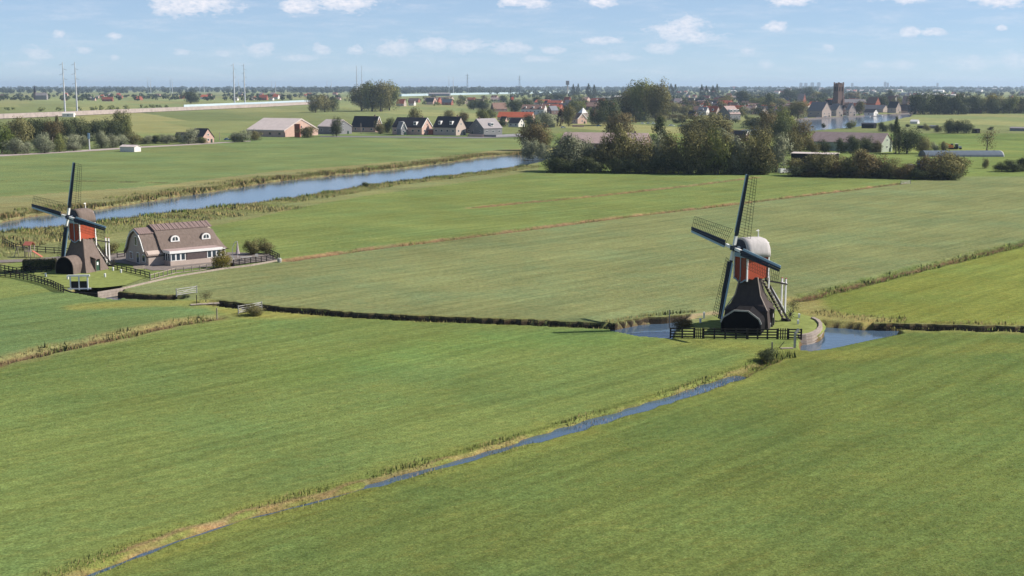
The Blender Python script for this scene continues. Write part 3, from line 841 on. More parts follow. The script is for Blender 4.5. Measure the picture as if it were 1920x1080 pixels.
def picket_gate(a, b, label):
    a, b = Vector(a), Vector(b); root = empty('picket_gate', a, label, 'gate'); d = b - a; n = 5
    for i in range(n):
        p = d * (i / (n - 1)); block('picket', 'dark_wood', root, p + Vector((0, 0, .75)), (.13, .1, 1.5))
    for z in (.3, .75, 1.2): beam('gate_rail', 'dark_wood', root, Vector((0, 0, z)), d + Vector((0, 0, z)), .05, .1)


fence('black rail fence in front of the right mill, left of its wheel house', [P(1257, 634), P(1301, 634.5)], 1.45, 1.6, 4, rail=(.07, .17), post=.2)
picket_gate(P(1303, 634.5), P(1317, 635), 'black picket gate left of the right mill wheel house')
fence('black rail fence between picket gate and wheel house of the right mill', [P(1319, 635), P(1400, 636)], 1.45, 1.6, 4, rail=(.07, .17), post=.2)
fence('black rail fence right of the right mill wheel house', [P(1402, 636), P(1457, 636)], 1.45, 1.3, 4, rail=(.07, .17), post=.2)
picket_gate(P(1459, 636), P(1476, 636), 'black picket gate right of the right mill wheel house')
fence('black rail fence end beside the round timber quay', [P(1478, 636), P(1502, 636.5)], 1.45, 1.3, 4, rail=(.07, .17), post=.2)
qa = empty('timber_quay', P(1525, 640), 'round weathered timber quay edging the right mill lawn', 'quay')
qpts = [Vector((p[0], p[1], 0)) for p in GW([(1499, 627.5), (1511, 626.5), (1521, 624.5), (1530, 621), (1537, 616.5), (1541, 611), (1541, 605), (1536, 599), (1526, 594)], .5)]
base = Vector(qa.location)
for k in range(4):
    z0 = -1.10 + k * .41
    b = MB(); inn_ = [p + Vector((0, 0, 0)) for p in qpts]
    ring = []
    for i, p in enumerate(qpts):
        a, c = qpts[max(0, i - 1)], qpts[min(len(qpts) - 1, i + 1)]; t = (c - a).normalized(); nn = Vector((t[1], -t[0], 0))
        o_ = .03 + .09 * (3 - k) + .03 * (k % 2)
        q = p - base + nn * (o_)
        ring.append([(q[0], q[1], z0), (q[0], q[1], z0 + .36), (q[0] - nn[0] * .5, q[1] - nn[1] * .5, z0 + .36), (q[0] - nn[0] * .5, q[1] - nn[1] * .5, z0)])
    b.loft(ring); b.build('quay_board', 'weathered_wood', qa)
lring = [Vector((p[0], p[1], 0)) for p in GW([(1272, 627), (1284, 611), (1320, 599), (1350, 589), (1440, 582), (1490, 585), (1522, 594), (1532, 600), (1536.5, 606), (1536, 611), (1532, 616), (1526, 620), (1518, 623), (1508, 625), (1499, 626), (1400, 628)], .3)]
outer = grow(lring, .9); inner = grow(lring, -1.2)
b = MB(); b.loft([[(p[0], p[1], -.12) for p in outer], [(p[0], p[1], .26) for p in lring], [(p[0], p[1], .34) for p in inner]], cap=False); b.poly([(p[0], p[1], .34) for p in inner])
lw = b.build('mill_lawn', 'meadow', smooth=True); lw['kind'] = 'structure'
lw.data.materials.clear()
mat('lawn', (0.185, 0.215, 0.070), 1.0, 0.28, 0.9, spec=0, bump=.4, bscale=4)
lw.data.materials.append(MATS['lawn'])
sl = empty('sluice_gate', P(1490, 652), 'small white sluice post with plank near the timber quay', 'sluice')
block('sluice_post', 'grey_wood', sl, (0, 0, 1.0), (.28, .2, 2.0)); beam('sluice_arm', 'grey_wood', sl, (0, 0, 1.9), (.5, .1, 2.5), .2, .3); beam('sluice_plank', 'weathered_wood', sl, (-.3, -.3, .05), (-2.0, -.9, .12), .45, .08)
beam('sluice_rail', 'dark_wood', sl, (-1.4, 0, .8), (-2.2, -.6, .1), .06)
pp = block('fence_post', 'weathered_wood', None, P(1447, 668) + Vector((0, 0, .9)), (.16, .16, 1.9)); tag(pp, 'single wooden post at the head of the near ditch', 'post')
pp = block('fence_post', 'weathered_wood', None, P(1255, 612) + Vector((0, 0, 1.1)), (.12, .12, 2.6)); tag(pp, 'thin wooden post left of the right mill yard by the water', 'post')
pp = block('fence_post', 'weathered_wood', None, P(407, 598) + Vector((0, 0, .8)), (.14, .14, 1.7)); tag(pp, 'short wooden post at the end of the left reed ditch', 'post')

# ------------------------------------------------------------------ trees (a few grown crowns, then copied)
def crown_mesh(name, seed, n_leaf, lobes, leaf, shape):
    g = np.random.default_rng(seed)
    # lobes placed through the crown volume
    cs, rs = [], []
    for i in range(lobes):
        if shape == 'broad':
            d = g.normal(size=3); d /= np.linalg.norm(d); rr = g.uniform(.35, 1.0)
            c = np.array([d[0] * .33 * rr, d[1] * .33 * rr, .58 + d[2] * .30 * rr]); r = g.uniform(.12, .20)
        elif shape == 'round':
            d = g.normal(size=3); d /= np.linalg.norm(d); rr = g.uniform(.2, 1.0)
            c = np.array([d[0] * .34 * rr, d[1] * .34 * rr, .50 + d[2] * .33 * rr]); r = g.uniform(.13, .2)
        elif shape == 'column':
            z = g.uniform(.08, .95); w_ = .30 * math.sin(min(1, (z + .15)) * math.pi) ** .6
            a = g.uniform(0, 6.28); c = np.array([math.cos(a) * w_, math.sin(a) * w_, z]); r = g.uniform(.06, .12)
        else:                                  # cone
            z = g.uniform(.1, .95); w_ = .40 * (1 - z) ** .8
            a = g.uniform(0, 6.28); c = np.array([math.cos(a) * w_, math.sin(a) * w_, z]); r = g.uniform(.07, .15)
        cs.append(c); rs.append(r)
    cs, rs = np.array(cs), np.array(rs)
    k = g.choice(lobes, n_leaf, p=rs ** 2 / (rs ** 2).sum())
    d = g.normal(size=(n_leaf, 3)); d /= np.linalg.norm(d, axis=1)[:, None]
    rad = rs[k] * (1 - 0.55 * g.random(n_leaf) ** 2.0) * g.uniform(.9, 1.12, n_leaf)
    c = cs[k] + d * rad[:, None]
    if shape == 'column': c[:, 2] = cs[k][:, 2] + d[:, 2] * rad * 1.6
    lo, hi = np.percentile(c, 1.5, axis=0), np.percentile(c, 98.5, axis=0)
    z0 = {'broad': .10, 'round': .03, 'column': .03, 'cone': .03}[shape]
    c[:, :2] = (c[:, :2] - (lo + hi)[:2] / 2) / (hi - lo)[:2]
    c[:, 2] = z0 + (c[:, 2] - lo[2]) / (hi - lo)[2] * (.985 - z0)
    c[:, 2] = np.clip(c[:, 2], .015, None)
    nrm = d + g.normal(size=(n_leaf, 3)) * .55; nrm /= np.linalg.norm(nrm, axis=1)[:, None]
    u = np.cross(nrm, g.normal(size=(n_leaf, 3))); u /= np.linalg.norm(u, axis=1)[:, None]
    v = np.cross(nrm, u)          # quad winding -u,-v,u,v faces along nrm
    s1 = (leaf * g.uniform(.6, 1.25, n_leaf))[:, None]; s2 = s1 * g.uniform(.45, .9, n_leaf)[:, None]
    co = np.stack([c - u * s1, c - v * s2, c + u * s1, c + v * s2], 1).reshape(-1, 3)
    cc = c - np.array([0, 0, .45]); cc[:, 2] *= .8; cc /= np.linalg.norm(cc, axis=1)[:, None] + 1e-6
    vn = d * .75 + cc * .55 + g.normal(size=(n_leaf, 3)) * .30; vn /= np.linalg.norm(vn, axis=1)[:, None]
    vn = np.repeat(vn, 4, 0)
    me = bpy.data.meshes.new(name)
    me.vertices.add(n_leaf * 4); me.vertices.foreach_set('co', co.ravel().astype(np.float32))
    me.loops.add(n_leaf * 4); me.loops.foreach_set('vertex_index', np.arange(n_leaf * 4, dtype=np.int32))
    me.polygons.add(n_leaf); me.polygons.foreach_set('loop_start', (np.arange(n_leaf) * 4).astype(np.int32))
    me.update(calc_edges=True); me.normals_split_custom_set_from_vertices(vn.tolist()); me.materials.append(MATS['leaf_green'])
    return me


def trunk_mesh(name, seed, top, r):
    g = random.Random(seed); b = MB(); n = 7; rings = []
    for i in range(5):
        z = top * i / 4; rr = r * (1 - .6 * i / 4) * (1.35 if i == 0 else 1); ox, oy = g.uniform(-.01, .01) * i, g.uniform(-.01, .01) * i
        rings.append([(ox + rr * math.cos(2 * math.pi * j / n), oy + rr * math.sin(2 * math.pi * j / n), z) for j in range(n)])
    b.loft(rings)
    for i in range(7):
        a = i * 2.4 + g.uniform(-.4, .4); z0 = top * g.uniform(.35, .9)
        b.tube((0, 0, z0), (math.cos(a) * .3, math.sin(a) * .3, z0 + g.uniform(.12, .3)), r * .45, r * .12, 5)
    me = bpy.data.meshes.new(name); me.from_pydata(b.v, [], b.f); me.update(); me.materials.append(MATS['bark']); return me


CROWNS = {'broad': [crown_mesh('crown_broad', 20 + i, 6500, 30, .024, 'broad') for i in range(4)],
          'round': [crown_mesh('crown_round', 40 + i, 5600, 26, .026, 'round') for i in range(4)],
          'column': [crown_mesh('crown_column', 60 + i, 3600, 34, .026, 'column') for i in range(2)],
          'cone': [crown_mesh('crown_cone', 70 + i, 3800, 34, .026, 'cone') for i in range(2)],
          'airy': [crown_mesh('crown_airy', 80 + i, 900, 22, .024, 'broad') for i in range(2)],
          'small': [crown_mesh('crown_small', 90 + i, 700, 16, .05, 'round') for i in range(4)],
          'smallbroad': [crown_mesh('crown_smallbroad', 95 + i, 800, 16, .048, 'broad') for i in range(3)]}
TRUNKS = {k: trunk_mesh('trunk_' + k, 5 + i, t, r) for i, (k, t, r) in enumerate((('broad', .62, .035), ('round', .45, .04), ('column', .85, .03), ('cone', .8, .03), ('airy', .7, .03), ('small', .4, .04), ('smallbroad', .6, .04)))}
COUNT = [0]


def tree(shape, leaf, px, yb, yt, w, label, name='tree', cat='tree', group=None, back=0.0):
    g0 = G(px, yb); mp = MPP(px, yb)
    if back: g0 = Vector((g0[0] * (1 + back / g0[1]), g0[1] + back, 0))
    hgt = (yb - yt) * mp; wid = w * mp
    root = empty(name, g0, label, cat, group, rz=random.uniform(0, 6.28))
    root.scale = (wid * 1.12, wid * 1.12, hgt * 1.06)
    i = COUNT[0]; COUNT[0] += 1
    ms = CROWNS[shape]
    c = bpy.data.objects.new('crown', ms[i % len(ms)]); link(c, root)
    c.material_slots[0].link = 'OBJECT'; c.material_slots[0].material = MATS[leaf]
    t = bpy.data.objects.new('trunk', TRUNKS[shape]); link(t, root)
    return root


ORD = ['first', 'second', 'third', 'fourth', 'fifth', 'sixth', 'seventh', 'eighth', 'ninth', 'tenth', 'eleventh', 'twelfth', 'thirteenth', 'fourteenth', 'fifteenth', 'sixteenth', 'seventeenth', 'eighteenth', 'nineteenth', 'twentieth', 'twenty-first', 'twenty-second', 'twenty-third', 'twenty-fourth', 'twenty-fifth', 'twenty-sixth']


def row(what, where, items, group, name='tree', cat='tree'):
    items = sorted(items, key=lambda q: q[2])
    for i, (shape, leaf, px, yb, yt, w) in enumerate(items):
        tree(shape, leaf, px, yb, yt, w, '%s, %s from left, %s' % (what, ORD[i], where), name, cat, group)


# -- left edge: dark trees with grey willows in front
row('dark green broadleaf tree', 'behind the grey willows at far left',
    [('broad', 'leaf_olive', 38, 277, 226, 46), ('broad', 'leaf_dark', 65, 272, 228, 34), ('broad', 'leaf_dark', 80, 270, 230, 26), ('broad', 'leaf_brown', 100, 272, 229, 32), ('broad', 'leaf_dark', 124, 268, 228, 28),
     ('broad', 'leaf_dark', 149, 266, 226, 36), ('broad', 'leaf_dark', 182, 264, 229, 34), ('broad', 'leaf_dark', 212, 263, 227, 36)], 'dark trees at the left edge')
tree('column', 'leaf_olive', 109, 266, 221, 16, 'slim taller tree rising above the dark trees at the left edge')
tree('broad', 'leaf_green', 229, 262, 213, 30, 'tallest light green tree at the right end of the dark left tree group')
tree('round', 'leaf_lime', 4, 288, 238, 36, 'bright yellow-green tree cut by the left picture edge')
row('round grey-green willow', 'along the lane at far left',
    [('round', 'leaf_willow', 29, 289, 262, 36), ('round', 'leaf_willow', 52, 288, 268, 20), ('round', 'leaf_willow', 78, 283, 253, 26), ('round', 'leaf_willow', 84, 287, 265, 30), ('round', 'leaf_green', 112, 285, 254, 22), ('round', 'leaf_willow', 133, 279, 254, 40),
     ('round', 'leaf_willow', 138, 283, 268, 24), ('round', 'leaf_willow', 154, 278, 256, 22), ('round', 'leaf_willow', 191, 278, 249, 26), ('round', 'leaf_willow', 212, 277, 254, 26), ('round', 'leaf_willow', 228, 273, 254, 22),
     ('round', 'leaf_olive', 249, 271, 249, 28), ('round', 'leaf_willow', 273, 270, 256, 22), ('round', 'leaf_dark', 292, 269, 255, 22), ('round', 'leaf_willow', 312, 269, 253, 26), ('round', 'leaf_dark', 331, 267, 251, 20),
     ('round', 'leaf_willow', 354, 270, 244, 30), ('round', 'leaf_green', 378, 269, 258, 18)], 'willows along the left lane', 'willow')
row('rounded grey-green bush', 'just left of the long pale roofed barn', [('round', 'leaf_willow', 440, 266, 250, 18), ('round', 'leaf_willow', 455, 266, 246, 28), ('round', 'leaf_olive', 478, 263, 248, 22)], 'bushes left of the long barn', 'bush', 'bush')
tree('round', 'leaf_olive', 577, 258, 239, 30, 'olive shrub before the brick gable of the long barn', 'bush', 'bush')
tree('broad', 'leaf_dark', 631, 256, 223, 18, 'dark narrow tree in front of the pale roofed shed')
tree('round', 'leaf_olive', 711, 251, 228, 16, 'olive tree right of the black roofed house gable')
tree('round', 'leaf_dark', 727, 249, 224, 20, 'dark round tree between the two dark roofed houses')
for i, (x, yb, yt, w) in enumerate([(778, 240, 205, 20), (840, 232, 209, 22), (905, 236, 208, 22), (868, 236, 212, 18)]):
    tree('broad', ['leaf_olive', 'leaf_olive', 'leaf_green', 'leaf_brown'][i], x, yb, yt, w, 'leafy tree peeking over the dark roofed row of houses, %s of four from left' % ['leftmost', 'second', 'rightmost', 'third'][i])
# -- big clumps in the far polder
row('large spreading tree', 'in the tall lone clump in the polder', [('broad', 'leaf_olive', 678, 208, 165, 36), ('broad', 'leaf_green', 698, 209, 159, 40), ('broad', 'leaf_olive', 714, 209, 158, 38), ('broad', 'leaf_green', 730, 207, 161, 32)], 'tall clump in the far polder')
row('loose crowned tree', 'in the small clump left of the tall one', [('broad', 'leaf_olive', 592, 211, 182, 26), ('broad', 'leaf_olive', 609, 210, 181, 26), ('broad', 'leaf_dark', 624, 209, 185, 22)], 'small clump in the far polder')
tree('broad', 'leaf_dark', 358, 194, 173, 26, 'rounded dark tree standing alone near the railway')
# -- village edge, large trees
row('huge green tree', 'in the tall clump at the village edge', [('broad', 'leaf_dark', 1178, 224, 178, 36), ('broad', 'leaf_olive', 1192, 225, 168, 44), ('broad', 'leaf_green', 1208, 226, 158, 46), ('broad', 'leaf_olive', 1230, 228, 161, 42), ('broad', 'leaf_olive', 1240, 226, 178, 28)], 'tall clump at the village edge')
row('dark leafy tree', 'around the orange gabled village house', [('broad', 'leaf_dark', 1140, 235, 189, 38), ('broad', 'leaf_dark', 1121, 236, 206, 28), ('round', 'leaf_willow', 1025, 239, 213, 36), ('round', 'leaf_dark', 997, 239, 217, 26), ('column', 'leaf_purple', 1051, 236, 207, 16),
     ('broad', 'leaf_olive', 1066, 237, 200, 20), ('broad', 'leaf_green', 1081, 214, 190, 26), ('broad', 'leaf_dark', 1150, 232, 205, 26), ('round', 'leaf_dark', 941, 238, 224, 16), ('round', 'leaf_green', 920, 222, 205, 16)], 'trees at the village edge')
row('tree', 'behind the red roofed barn in the village', [('broad', 'leaf_dark', 965, 212, 190, 26), ('broad', 'leaf_dark', 990, 200, 188, 18), ('broad', 'leaf_dark', 1008, 196, 182, 16), ('broad', 'leaf_dark', 888, 206, 188, 22), ('broad', 'leaf_dark', 905, 208, 190, 20), ('broad', 'leaf_dark', 944, 192, 180, 14), ('broad', 'leaf_dark', 1030, 190, 178, 14), ('broad', 'leaf_dark', 1048, 192, 178, 20)], 'trees behind the red barn')
row('dark slender poplar', 'on the skyline beside the huge village trees', [('column', 'leaf_dark', 1075, 182, 160, 7), ('column', 'leaf_dark', 1084, 182, 159, 7), ('column', 'leaf_dark', 1103, 184, 159, 9), ('column', 'leaf_dark', 1114, 184, 161, 8), ('column', 'leaf_dark', 1258, 181, 159, 9), ('column', 'leaf_dark', 1266, 181, 160, 9), ('column', 'leaf_dark', 1315, 186, 161, 8), ('column', 'leaf_dark', 1324, 186, 163, 9), ('column', 'leaf_dark', 1336, 186, 163, 9), ('column', 'leaf_dark', 1344, 186, 160, 8)], 'poplars on the skyline', 'poplar')
row('autumn tinted tree', 'among village roofs right of the huge trees', [('round', 'leaf_yellow', 1359, 197, 181, 26), ('broad', 'leaf_dark', 1393, 196, 172, 24), ('round', 'leaf_yellow', 1250, 190, 174, 14), ('broad', 'leaf_olive', 1262, 214, 194, 30), ('broad', 'leaf_olive', 1285, 216, 200, 22), ('round', 'leaf_olive', 1278, 228, 216, 20), ('round', 'leaf_dark', 1268, 231, 224, 14), ('broad', 'leaf_green', 1420, 205, 184, 26), ('broad', 'leaf_dark', 1445, 206, 178, 24), ('broad', 'leaf_olive', 1462, 204, 186, 20)], 'trees among the village roofs')
# -- belt behind the middle field
row('dark bushy tree', 'in the belt behind the middle field',
    [('round', 'leaf_willow', 1047, 321, 262, 44), ('round', 'leaf_willow', 1073, 322, 258, 46), ('round', 'leaf_willow', 1097, 321, 265, 34), ('round', 'leaf_olive', 1126, 322, 263, 38), ('round', 'leaf_olive', 1150, 323, 268, 34), ('round', 'leaf_olive', 1166, 322, 246, 48),
     ('round', 'leaf_olive', 1200, 324, 266, 48), ('round', 'leaf_willow', 1232, 323, 259, 40), ('round', 'leaf_olive', 1262, 325, 258, 46), ('round', 'leaf_olive', 1290, 326, 254, 46), ('round', 'leaf_olive', 1318, 326, 250, 48), ('round', 'leaf_green', 1346, 327, 248, 46),
     ('round', 'leaf_willow', 1384, 327, 266, 34), ('round', 'leaf_olive', 1368, 326, 256, 40), ('round', 'leaf_olive', 1404, 327, 258, 46), ('round', 'leaf_olive', 1426, 327, 262, 40), ('round', 'leaf_willow', 1455, 323, 259, 44)], 'tree belt behind the middle field')
row('low dark bush', 'at the foot of the tree belt', [('round', 'leaf_dark', x, 324 + (x - 1060) * .009, 300 + random.uniform(-3, 6), 30) for x in range(1042, 1450, 23) if not 1118 < x < 1136], 'bushes under the tree belt', 'bush', 'bush')
row('tree', 'where the river meets the tree belt', [('broad', 'leaf_brown', 999, 282, 236, 46), ('round', 'leaf_olive', 1018, 281, 247, 32), ('round', 'leaf_willow', 993, 297, 264, 32), ('round', 'leaf_willow', 1016, 298, 272, 24)], 'trees at the river bend')
row('mixed tree', 'between the tree belt and the lake', [('broad', 'leaf_brown', 1160, 262, 216, 46), ('cone', 'leaf_dark', 1238, 282, 224, 36), ('broad', 'leaf_olive', 1325, 268, 216, 62), ('broad', 'leaf_olive', 1296, 270, 232, 40), ('broad', 'leaf_brown', 1352, 268, 228, 36), ('round', 'leaf_willow', 1359, 272, 244, 26), ('broad', 'leaf_brown', 1440, 268, 214, 34), ('round', 'leaf_green', 1475, 262, 207, 36), ('broad', 'leaf_dark', 1464, 276, 226, 32), ('broad', 'leaf_brown', 1500, 288, 231, 38), ('broad', 'leaf_olive', 1424, 284, 240, 36), ('round', 'leaf_dark', 1415, 240, 222, 40), ('round', 'leaf_olive', 1522, 290, 262, 22), ('broad', 'leaf_olive', 1484, 292, 250, 36)], 'trees behind the belt')
row('brownish hedge shrub', 'in the hedge right of the belt',
    [('round', 'leaf_olive', 1500, 329, 300, 43), ('round', 'leaf_olive', 1525, 330, 295, 45), ('round', 'leaf_olive', 1550, 331, 291, 48), ('round', 'leaf_brown', 1575, 331, 297, 43), ('round', 'leaf_olive', 1598, 332, 287, 45), ('round', 'leaf_brown', 1622, 333, 288, 45), ('round', 'leaf_brown', 1646, 333, 296, 40), ('round', 'leaf_olive', 1666, 334, 300, 37), ('round', 'leaf_brown', 1690, 335, 309, 37), ('round', 'leaf_dark', 1718, 336, 318, 37), ('round', 'leaf_brown', 1745, 335, 293, 48), ('round', 'leaf_olive', 1768, 336, 291, 51), ('round', 'leaf_olive', 1790, 333, 293, 48), ('round', 'leaf_dark', 1778, 337, 322, 35)], 'hedge shrubs on the right', 'hedge_shrub', 'shrub')
row('low dark shrub', 'along the foot of the right hedge', [('round', ['leaf_dark', 'leaf_brown'][i % 2], 1492 + i * 24, 331 + i * .35, 312 + (i * 5) % 7, 34) for i in range(13)], 'low shrubs under the right hedge', 'hedge_shrub', 'shrub')
row('young tree', 'before the long pink roofed barn', [('round', 'leaf_dark', 1545, 287, 264, 22), ('round', 'leaf_dark', 1577, 287, 262, 20), ('round', 'leaf_dark', 1598, 287, 258, 26), ('round', 'leaf_dark', 1621, 286, 259, 24), ('round', 'leaf_olive', 1643, 286, 266, 18)], 'young trees before the pink barn')
tree('column', 'leaf_dark', 1679, 289, 224, 17, 'dark slim poplar at the right end of the pink roofed barn', 'poplar')
row('tree', 'between the slim poplar and the tunnel', [('broad', 'leaf_dark', 1700, 288, 244, 38), ('broad', 'leaf_olive', 1730, 288, 258, 26), ('round', 'leaf_willow', 1752, 284, 268, 14), ('round', 'leaf_olive', 1769, 284, 267, 14)], 'trees left of the tunnel')
tree('airy', 'leaf_brown', 1850, 284, 241, 32, 'lone thin crowned tree behind the blue-grey tunnel')
row('dark bush', 'at the right edge below the tunnel', [('round', 'leaf_dark', 1878, 322, 306, 26), ('round', 'leaf_dark', 1900, 322, 302, 28), ('round', 'leaf_dark', 1918, 321, 298, 26), ('round', 'leaf_olive', 1848, 316, 298, 10)], 'bushes at the right edge', 'bush', 'bush')
row('low dark bush', 'in the line across the right fields', [('round', 'leaf_dark', 1778, 250, 228, 24), ('round', 'leaf_dark', 1795, 250, 227, 24), ('round', 'leaf_dark', 1812, 250, 228, 22), ('round', 'leaf_dark', 1655, 247, 231, 18), ('round', 'leaf_dark', 1672, 247, 233, 14), ('round', 'leaf_green', 1595, 241, 227, 18), ('round', 'leaf_dark', 1702, 238, 233, 8), ('round', 'leaf_olive', 1737, 245, 233, 12), ('round', 'leaf_dark', 1857, 244, 238, 10), ('round', 'leaf_olive', 1757, 248, 236, 12), ('round', 'leaf_dark', 1544, 240, 232, 7)], 'bushes across the right fields', 'bush', 'bush')
row('dark tall tree', 'in the dense clump right of the church', [('round', 'leaf_dark', x, 214.5, yt, 30) for x, yt in ((1716, 180), (1730, 176), (1745, 182), (1758, 178), (1772, 183), (1785, 180), (1797, 186))], 'dense clump right of the village')
row('tree', 'in the wooded strip by the pale field barn', [('round', ['leaf_dark', 'leaf_olive', 'leaf_dark', 'leaf_green', 'leaf_yellow'][i % 5] if i != 1 else 'leaf_dark', 1808 + i * 10.5, 211 + (i % 3), 178 + (i * 7) % 13, 28) for i in range(13)], 'wooded strip at the right edge')
row('village tree', 'around the church and the lake quay', [('broad', 'leaf_olive', 1496, 222, 192, 34), ('round', 'leaf_green', 1484, 220, 202, 20), ('broad', 'leaf_olive', 1519, 214, 202, 14), ('broad', 'leaf_olive', 1612, 216, 192, 16), ('broad', 'leaf_dark', 1655, 206, 182, 16), ('round', 'leaf_brown', 1600, 190, 174, 24), ('broad', 'leaf_yellow', 1530, 188, 174, 16), ('broad', 'leaf_dark', 1541, 190, 175, 18), ('broad', 'leaf_olive', 1680, 208, 186, 16), ('broad', 'leaf_dark', 1668, 190, 170, 14), ('broad', 'leaf_dark', 1520, 186, 165, 26), ('broad', 'leaf_dark', 1550, 182, 167, 20), ('broad', 'leaf_dark', 1480, 190, 168, 26), ('broad', 'leaf_dark', 1500, 182, 166, 20)], 'trees among the church houses')
# farmyard plants
tree('round', 'leaf_yellow', 416, 503, 473, 30, 'round yellow-green clipped bush at the corner of the farmhouse', 'bush', 'bush')
tree('round', 'leaf_olive', 205, 478, 458, 30, 'olive shrub behind the left windmill stair', 'bush', 'bush')
tree('round', 'leaf_dark', 1438, 676, 655, 34, 'dark weedy bush at the head of the near ditch', 'bush', 'bush')
tree('airy', 'leaf_brown', 386, 566, 546, 24, 'dry brownish bush by the small footbridge', 'bush', 'bush')
tree('round', 'leaf_olive', 476, 591, 571, 30, 'low grassy bush under the nearer field gate', 'bush', 'bush')
tree('round', 'leaf_brown', 1280, 616, 597, 34, 'dry brown bush at the left end of the right mill lawn', 'bush', 'bush')
tree('airy', 'leaf_dark', 1487, 586, 560, 22, 'thin dark shrub at the foot of the right mill stair', 'bush', 'bush')
tree('round', 'leaf_dark', 685, 350, 342, 12, 'small dark bush on the near river bank', 'bush', 'bush')
tree('round', 'leaf_lime', 1127, 319, 305, 14, 'bright green rounded shrub in a gap of the tree belt', 'bush', 'bush')

# ------------------------------------------------------------------ reeds and rough grass along the water (stuff)
def reeds(name, label, strips, seed):
    """strips: (world polyline, offset from, offset to, blades per metre, height, palette)"""
    g = np.random.default_rng(seed); P_, T_ = [], []
    for st_ in strips:
        pts, o0, o1, dens, hh, pal = st_[:6]; zfix = st_[6] if len(st_) > 6 else None
        pts = np.array([(p[0], p[1]) for p in pts]); seg = np.diff(pts, axis=0); ln = np.hypot(seg[:, 0], seg[:, 1]); n = int(ln.sum() * dens)
        if n < 1: continue
        k = g.choice(len(seg), n, p=ln / ln.sum()); t = g.random(n)
        base_ = pts[k] + seg[k] * t[:, None]; nn = np.stack([-seg[k][:, 1], seg[k][:, 0]], 1) / ln[k][:, None]
        off = g.uniform(min(o0, o1), max(o0, o1), n)
        cl = 0.5 + 0.5 * np.sin(base_[:, 0] * .35 + base_[:, 1] * .22 + 2 * np.sin(base_[:, 1] * .11))
        b_ = base_ + nn * off[:, None] + g.normal(size=(n, 2)) * .15
        z = zfun(b_[:, 0], b_[:, 1]); h_ = hh * g.uniform(.45, 1.15, n) * (.6 + .6 * cl)
        if zfix is not None: z = np.maximum(z, zfix)
        keep = z > -.95; b_, z, h_, cl = b_[keep], z[keep], h_[keep], cl[keep]; n = len(z)
        a = g.uniform(0, 6.28, n); w_ = h_ * g.uniform(.07, .16, n)
        lean = g.normal(size=(n, 2)) * (h_ * .22)[:, None]
        p0 = np.stack([b_[:, 0] - np.cos(a) * w_, b_[:, 1] - np.sin(a) * w_, z - .05], 1); p1 = np.stack([b_[:, 0] + np.cos(a) * w_, b_[:, 1] + np.sin(a) * w_, z - .05], 1)
        p2 = np.stack([b_[:, 0] + lean[:, 0], b_[:, 1] + lean[:, 1], z + h_], 1)
        P_.append(np.stack([p0, p1, p2], 1).reshape(-1, 3))
        pal = np.array(pal); ci = np.clip((cl * .6 + g.random(n) * .5) * len(pal), 0, len(pal) - 1).astype(int)
        c_ = pal[ci] * g.uniform(.75, 1.25, n)[:, None]; T_.append(np.repeat(np.concatenate([c_, np.ones((n, 1))], 1), 3, 0))
    co = np.concatenate(P_); tc = np.concatenate(T_); nt = len(co) // 3
    me = bpy.data.meshes.new(name); me.vertices.add(len(co)); me.vertices.foreach_set('co', co.ravel().astype(np.float32))
    me.loops.add(len(co)); me.loops.foreach_set('vertex_index', np.arange(len(co), dtype=np.int32)); me.polygons.add(nt); me.polygons.foreach_set('loop_start', (np.arange(nt) * 3).astype(np.int32))
    me.update(calc_edges=True); me.color_attributes.new('tint', 'FLOAT_COLOR', 'POINT').data.foreach_set('color', tc.ravel().astype(np.float32))
    me.normals_split_custom_set_from_vertices(np.repeat(np.array([[.25, -.2, .95]]), len(co), 0).tolist())
    me.materials.append(MATS['reed'])
    return tag(link(bpy.data.objects.new(name, me)), label, 'reeds', kind='stuff')


TAN = [(0.26, 0.19, 0.095), (0.22, 0.185, 0.08), (0.17, 0.165, 0.06), (0.115, 0.14, 0.045)]
GRN = [(0.12, 0.17, 0.04), (0.16, 0.20, 0.055), (0.21, 0.22, 0.07), (0.27, 0.23, 0.10)]
DRY = [(0.28, 0.18, 0.10), (0.34, 0.22, 0.12), (0.24, 0.19, 0.08)]
nrb = RIVER[17:]; frb = RIVER[1:15]
reeds('river_reeds', 'tall tan and green reeds lining both banks of the river', [
    (nrb, -1.0, 4.0, 26, .9, TAN + [GRN[0]]), (nrb, 2, 12, 44, .75, [GRN[1], GRN[2], TAN[1], GRN[3], GRN[0]]), (nrb[5:], 8, 26, 60, .8, [GRN[0], GRN[1], GRN[2], TAN[1], GRN[3]]), (frb, 0.3, 5.0, 44, 1.2, [TAN[1], TAN[2], TAN[3], TAN[0], TAN[2]]), (frb, 4, 16, 26, .7, TAN + [GRN[0]])], 3)
reeds('ditch_grass', 'rough grass and cut reed along the near diagonal ditch', [(DIAG, 0.9, 2.4, 34, .30, [GRN[0], GRN[0], GRN[1], GRN[2], TAN[1]]), (DIAG, .5, 1.3, 14, .22, DRY), (DIAG, -.9, -1.8, 14, .22, GRN), (DIAG[5:], -.1, 1.0, 16, .26, [GRN[0], GRN[1], TAN[1], DRY[0]], -.42), (DIAG[5:], -.9, -.4, 8, .3, GRN, -.42), (DIAG[4:], 1.1, 2.3, 12, .36, [(.085, .12, .03), GRN[0], GRN[1], GRN[2]]), (DIAG[10:], -.8, .8, 26, .3, DRY + [GRN[0]], -.42), (DIAG[:8], -.7, 1.2, 26, .2, DRY + [TAN[1], GRN[1], GRN[2]], -.4), (DIAG[:6], -.45, .3, 16, .16, DRY + [GRN[1]], -.37)], 4)
reeds('left_ditch_reeds', 'tan reed tufts along the left field ditch', [(LEFTD, -1.6, 2.2, 30, .7, TAN)], 5)
